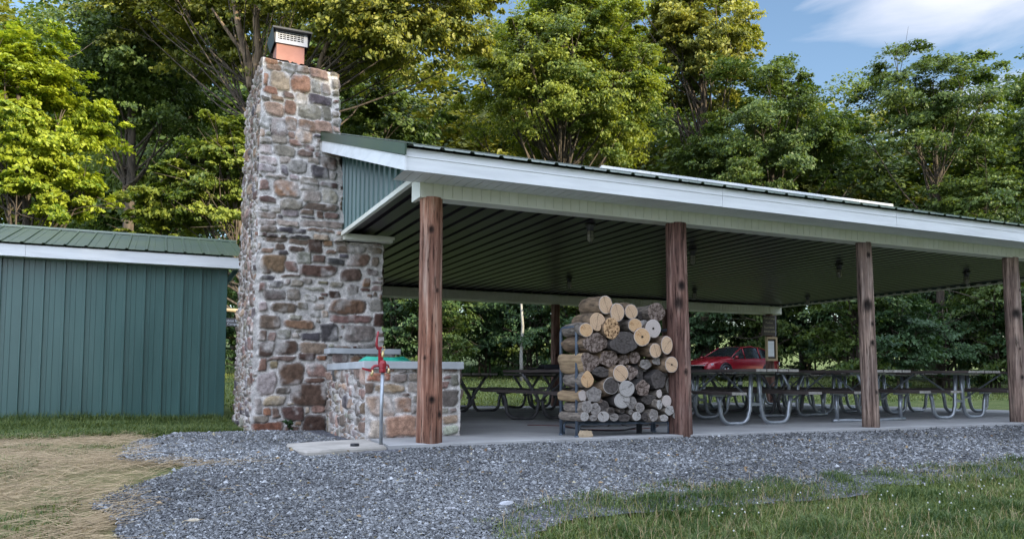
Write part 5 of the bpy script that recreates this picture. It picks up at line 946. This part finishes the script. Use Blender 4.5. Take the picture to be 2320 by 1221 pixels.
# ------------------------------------------------------------------ grass, hay
def blades(name, P, h, w, lean, mat, var, label, cat='grass', wind=.0):
    n = len(P); a = rng.random(n)*6.283; d = np.stack([np.cos(a), np.sin(a), np.zeros(n)], -1); s = np.stack([-np.sin(a), np.cos(a), np.zeros(n)], -1); z = np.array([0, 0, 1.])
    h = h[:, None]; l = lean[:, None]; w = w[:, None]
    b0 = P-s*w; b1 = P+s*w; m0 = P+d*l*h*.35+z*h*.55-s*w*.75; m1 = P+d*l*h*.35+z*h*.55+s*w*.75; tp = P+d*l*h+z*h*(1-.35*l)
    V = np.stack([b0, b1, m1, m0, tp], 1).reshape(-1, 3); i = 5*np.arange(n)[:, None]; Q = i+np.array([[0, 1, 2, 3]]); T_ = i+np.array([[3, 2, 4]])
    return tag(mesh_obj(name, V, [Q, T_], mat, attr=np.repeat(var, 5)), label, cat, kind='stuff')
GB = leaf_mat('grass_blade', (.042, .082, .024, 1), (.24, .28, .10, 1), .25, .2); GT = leaf_mat('straw', (.15, .105, .055, 1), (.50, .38, .23, 1), .15, .2)
def scatter(n, x0, x1, y0, y1, keep): 
    x = x0+(x1-x0)*rng.random(n); y = y0+(y1-y0)*rng.random(n); k = keep(x, y); return x[k], y[k]
# front lawn
def front_keep(x, y):
    xx = x+.22*fb(x, y, 3, 2.2); yy = y+.30*fb(x, y, 9, 2.0); d = np.hypot(x-CAM[0], y-CAM[1])
    return (~inpoly(xx, yy-.10, GP) | (~inpoly(x, y-.10, GP))) & (y < -1.2) & (x > -.7) & (rng.random(len(x)) < np.clip(1.4*(5.5/np.maximum(d, 4))**1.3, 0, 1)) & (d > 3.2)
x, y = scatter(230000, -.8, 13, -6.5, -1.4, front_keep); n = len(x); pt = fb(x, y, 2, 1.6, 3)
tuft = np.clip(fb(x, y, 5, 3.2), -.3, 1); d = np.hypot(x-CAM[0], y-CAM[1])
blades('front_lawn_grass', np.stack([x, y, gz(x, y)-.02], -1), (.045+.05*rng.random(n)+.07*np.clip(tuft, 0, 1)), .0018+.0016*rng.random(n)+.0004*d/5, .3+.8*rng.random(n), GB, np.clip(.35+.3*pt+.28*rng.standard_normal(n)-.35*np.clip(tuft, 0, 1)+.5*(rng.random(n) > .94), 0, 1), 'rough green lawn grass with dry blades at the lower right')
x, y = scatter(17000, -.5, 13, -6.5, -1.6, lambda x, y: front_keep(x, y) & (fb(x, y, 4, 1.2) > -.1)); n = len(x)
blades('dry_grass', np.stack([x, y, gz(x, y)-.02], -1), .09+.10*rng.random(n), np.full(n, .0016), .3+.9*rng.random(n), GT, .3+.6*rng.random(n), 'dry straw-coloured blades mixed in the front lawn')
cx, cy = scatter(900, -.4, 12, -5.5, -1.9, lambda x, y: front_keep(x, y) & (fb(x, y, 7, 2) > .05)); mb = MB()
V = []; F = []; k = 0
for a, b2_ in zip(cx, cy):
    z = float(gz(a, b2_))+.05+.05*random.random(); s = .008; V += [(a-s, b2_, z), (a, b2_-s, z), (a+s, b2_, z), (a, b2_+s, z), (a, b2_, z+s), (a, b2_, z-s)]
    F += [(k, k+1, k+4), (k+1, k+2, k+4), (k+2, k+3, k+4), (k+3, k, k+4), (k+1, k, k+5), (k+2, k+1, k+5), (k+3, k+2, k+5), (k, k+3, k+5)]; k += 6
tag(mesh_obj('clover_flowers', V, [F], simple('clover_white', (.5, .5, .46, 1), None, 5, .9)), 'tiny white clover flowers scattered in the front lawn', 'flower', kind='stuff')
# grass along the shed and chimney, lawn behind
def shed_keep(x, y): return ((y > 3.5+.7*np.clip((x+3.2)/1.2, -1, .3)+.35*fb(x, y, 1, 1.1)) & (y < 7.05) & (x > -16)) & ~inpoly(x, y, GP) & ~((x > -1.35) & (y < 6.2))
x, y = scatter(100000, -8, -.6, 3.2, 7.05, shed_keep); n = len(x); tl = np.clip(fb(x, y, 5, 1.3)+.2, 0, 1)*np.clip((y-3.4)/1.0, .3, 1)
blades('shed_grass', np.stack([x, y, gz(x, y)-.02], -1), .05+.07*rng.random(n)+.14*tl*rng.random(n)+.16*(y > 6.5)*rng.random(n)**2, .003+.002*rng.random(n), .3+.8*rng.random(n), GB, np.clip(.28+.28*rng.standard_normal(n)+.5*(rng.random(n) > .95), 0, 1), 'long unmown green grass along the foot of the shed')
x, y = scatter(42000, -6.5, -2.3, -3.5, 2.9, lambda x, y: (np.hypot((x+2.95)/.5, (y-1.3)/.9)+.4*fb(x, y, 3, 3) < .8) | ((fb(x, y, 8, 1.4) > .1) & (x < -2.9))); n = len(x)
blades('green_patch_grass', np.stack([x, y, gz(x, y)-.02], -1), .03+.05*rng.random(n), .002+.002*rng.random(n), .5+.8*rng.random(n), GB, np.clip(.3+.25*rng.standard_normal(n), 0, 1), 'green grass tufts showing through the cut hay at the left')
x, y = scatter(150000, -6, 34, 10.2, 34, lambda x, y: ~((y < 10.75) & (x > -.7) & (x < 15.3)) & (rng.random(len(x)) < np.clip(14/np.hypot(x-CAM[0], y-CAM[1]), 0, 1)) & ~((x < -1) & (y < 11.4))); n = len(x)
blades('back_lawn_grass', np.stack([x, y, gz(x, y)-.02], -1), .05+.09*rng.random(n), .010+.008*rng.random(n), .3+.9*rng.random(n), GB, np.clip(.62+.4*fb(x, y, 3, .5)+.25*rng.standard_normal(n), 0, 1), 'mown lawn between the pavilion and the wood edge')
x, y = scatter(12000, 1, 26, 22, 34, lambda x, y: (y-22-.38*0*x > 3+2.5*vn(x, y, 0, .4)) & (y > 22+.0*x)); n = len(x)
blades('wood_edge_weeds', np.stack([x, y, gz(x, y)-.02], -1), .25+.5*rng.random(n), .02+.015*rng.random(n), .4+.9*rng.random(n), LM['under'], np.clip(.6+.3*rng.standard_normal(n), 0, 1), 'tall weeds and ferns at the foot of the wood edge', 'weeds')
# hay: flattened straws
x, y = scatter(80000, -8, -1.6, -5.2, 4.2, lambda x, y: (rng.random(len(x)) < np.clip((5.5/np.maximum(np.hypot(x-CAM[0], y-CAM[1]), 3))**1.4, 0, 1)) & (((x < -2.55+.25*fb(x, y, 2, 2)) & (rng.random(len(x)) < np.clip(.75+.9*fb(x, y, 6, 1.3), .12, 1))) | (np.abs(y+.42+.15*(x+2)) < .10+.12*np.clip(-1.9-x, 0, 1)) | (rng.random(len(x)) > .985)) & (x+y*.0 < -1.6)); n = len(x)
a = rng.normal(.35, .7, n); l = .035+.13*rng.random(n)**1.5; z0_ = gz(x, y)+.0+.03*rng.random(n); d = np.stack([np.cos(a), np.sin(a), .18*rng.standard_normal(n)], -1)*l[:, None]; s = np.stack([-np.sin(a), np.cos(a), .6*np.ones(n)], -1)*.0014; P = np.stack([x, y, z0_], -1); bend = np.stack([.3*d[:, 1], -.3*d[:, 0], .12*l], -1)*rng.standard_normal((n, 1))
V = np.stack([P-d-s, P-d+s, P+bend+s, P+bend-s, P+d+s*.7, P+d-s*.7], 1).reshape(-1, 3); i = 6*np.arange(n)[:, None]
tag(mesh_obj('hay', V, [np.vstack([i+np.array([[0, 1, 2, 3]]), i+np.array([[3, 2, 4, 5]])])], GT, attr=np.repeat(np.clip(.45+.28*rng.standard_normal(n), 0, 1), 6)), 'dry cut hay strewn over the ground at the lower left', 'hay', kind='stuff')
# weed at the foot of the chimney
P = un(655, 978, 1, 3.5); root = empty('weed', (P[0], 3.5, -.10), 'small green weed growing at the foot of the stone chimney', 'weed'); r = np.random.default_rng(5)
B, (V, F, a) = crown(r, (0, 0, .13), (.10, .07, .10), 9, 28, .045, low=-1); mesh_obj('leaves', V, [F], LM['under'], root, attr=a)
mb = MB()
for q in B: mb.tube([(0, 0, 0), q*.5+[0, 0, .02], q], [.004, .003, .002], 4)
mb.build('stems', LM['under'] if False else MT['trunk'], root)

# fallen leaves and twig bits lying on the gravel and the slab edge
x, y = scatter(1500, -2.6, 10, -2.4, .3, lambda x, y: inpoly(x, y, GP) & (rng.random(len(x)) < .25)); n = len(x)
Cc = np.stack([x, y, gz(x, y)+.035], -1); Nn = rng.standard_normal((n, 3))*.35+[0, 0, 1]; Nn /= np.linalg.norm(Nn, axis=1)[:, None]
V, F, a = leaves(Cc, .022+.03*rng.random(n), Nn, rng.standard_normal((n, 3)), rng.random(n))
tag(mesh_obj('fallen_leaves', V, [F], leaf_mat('dead_leaf', (.12, .07, .035, 1), (.34, .24, .13, 1), .1, .2), attr=a), 'small dry brown leaves lying scattered on the gravel', 'leaves', kind='stuff')
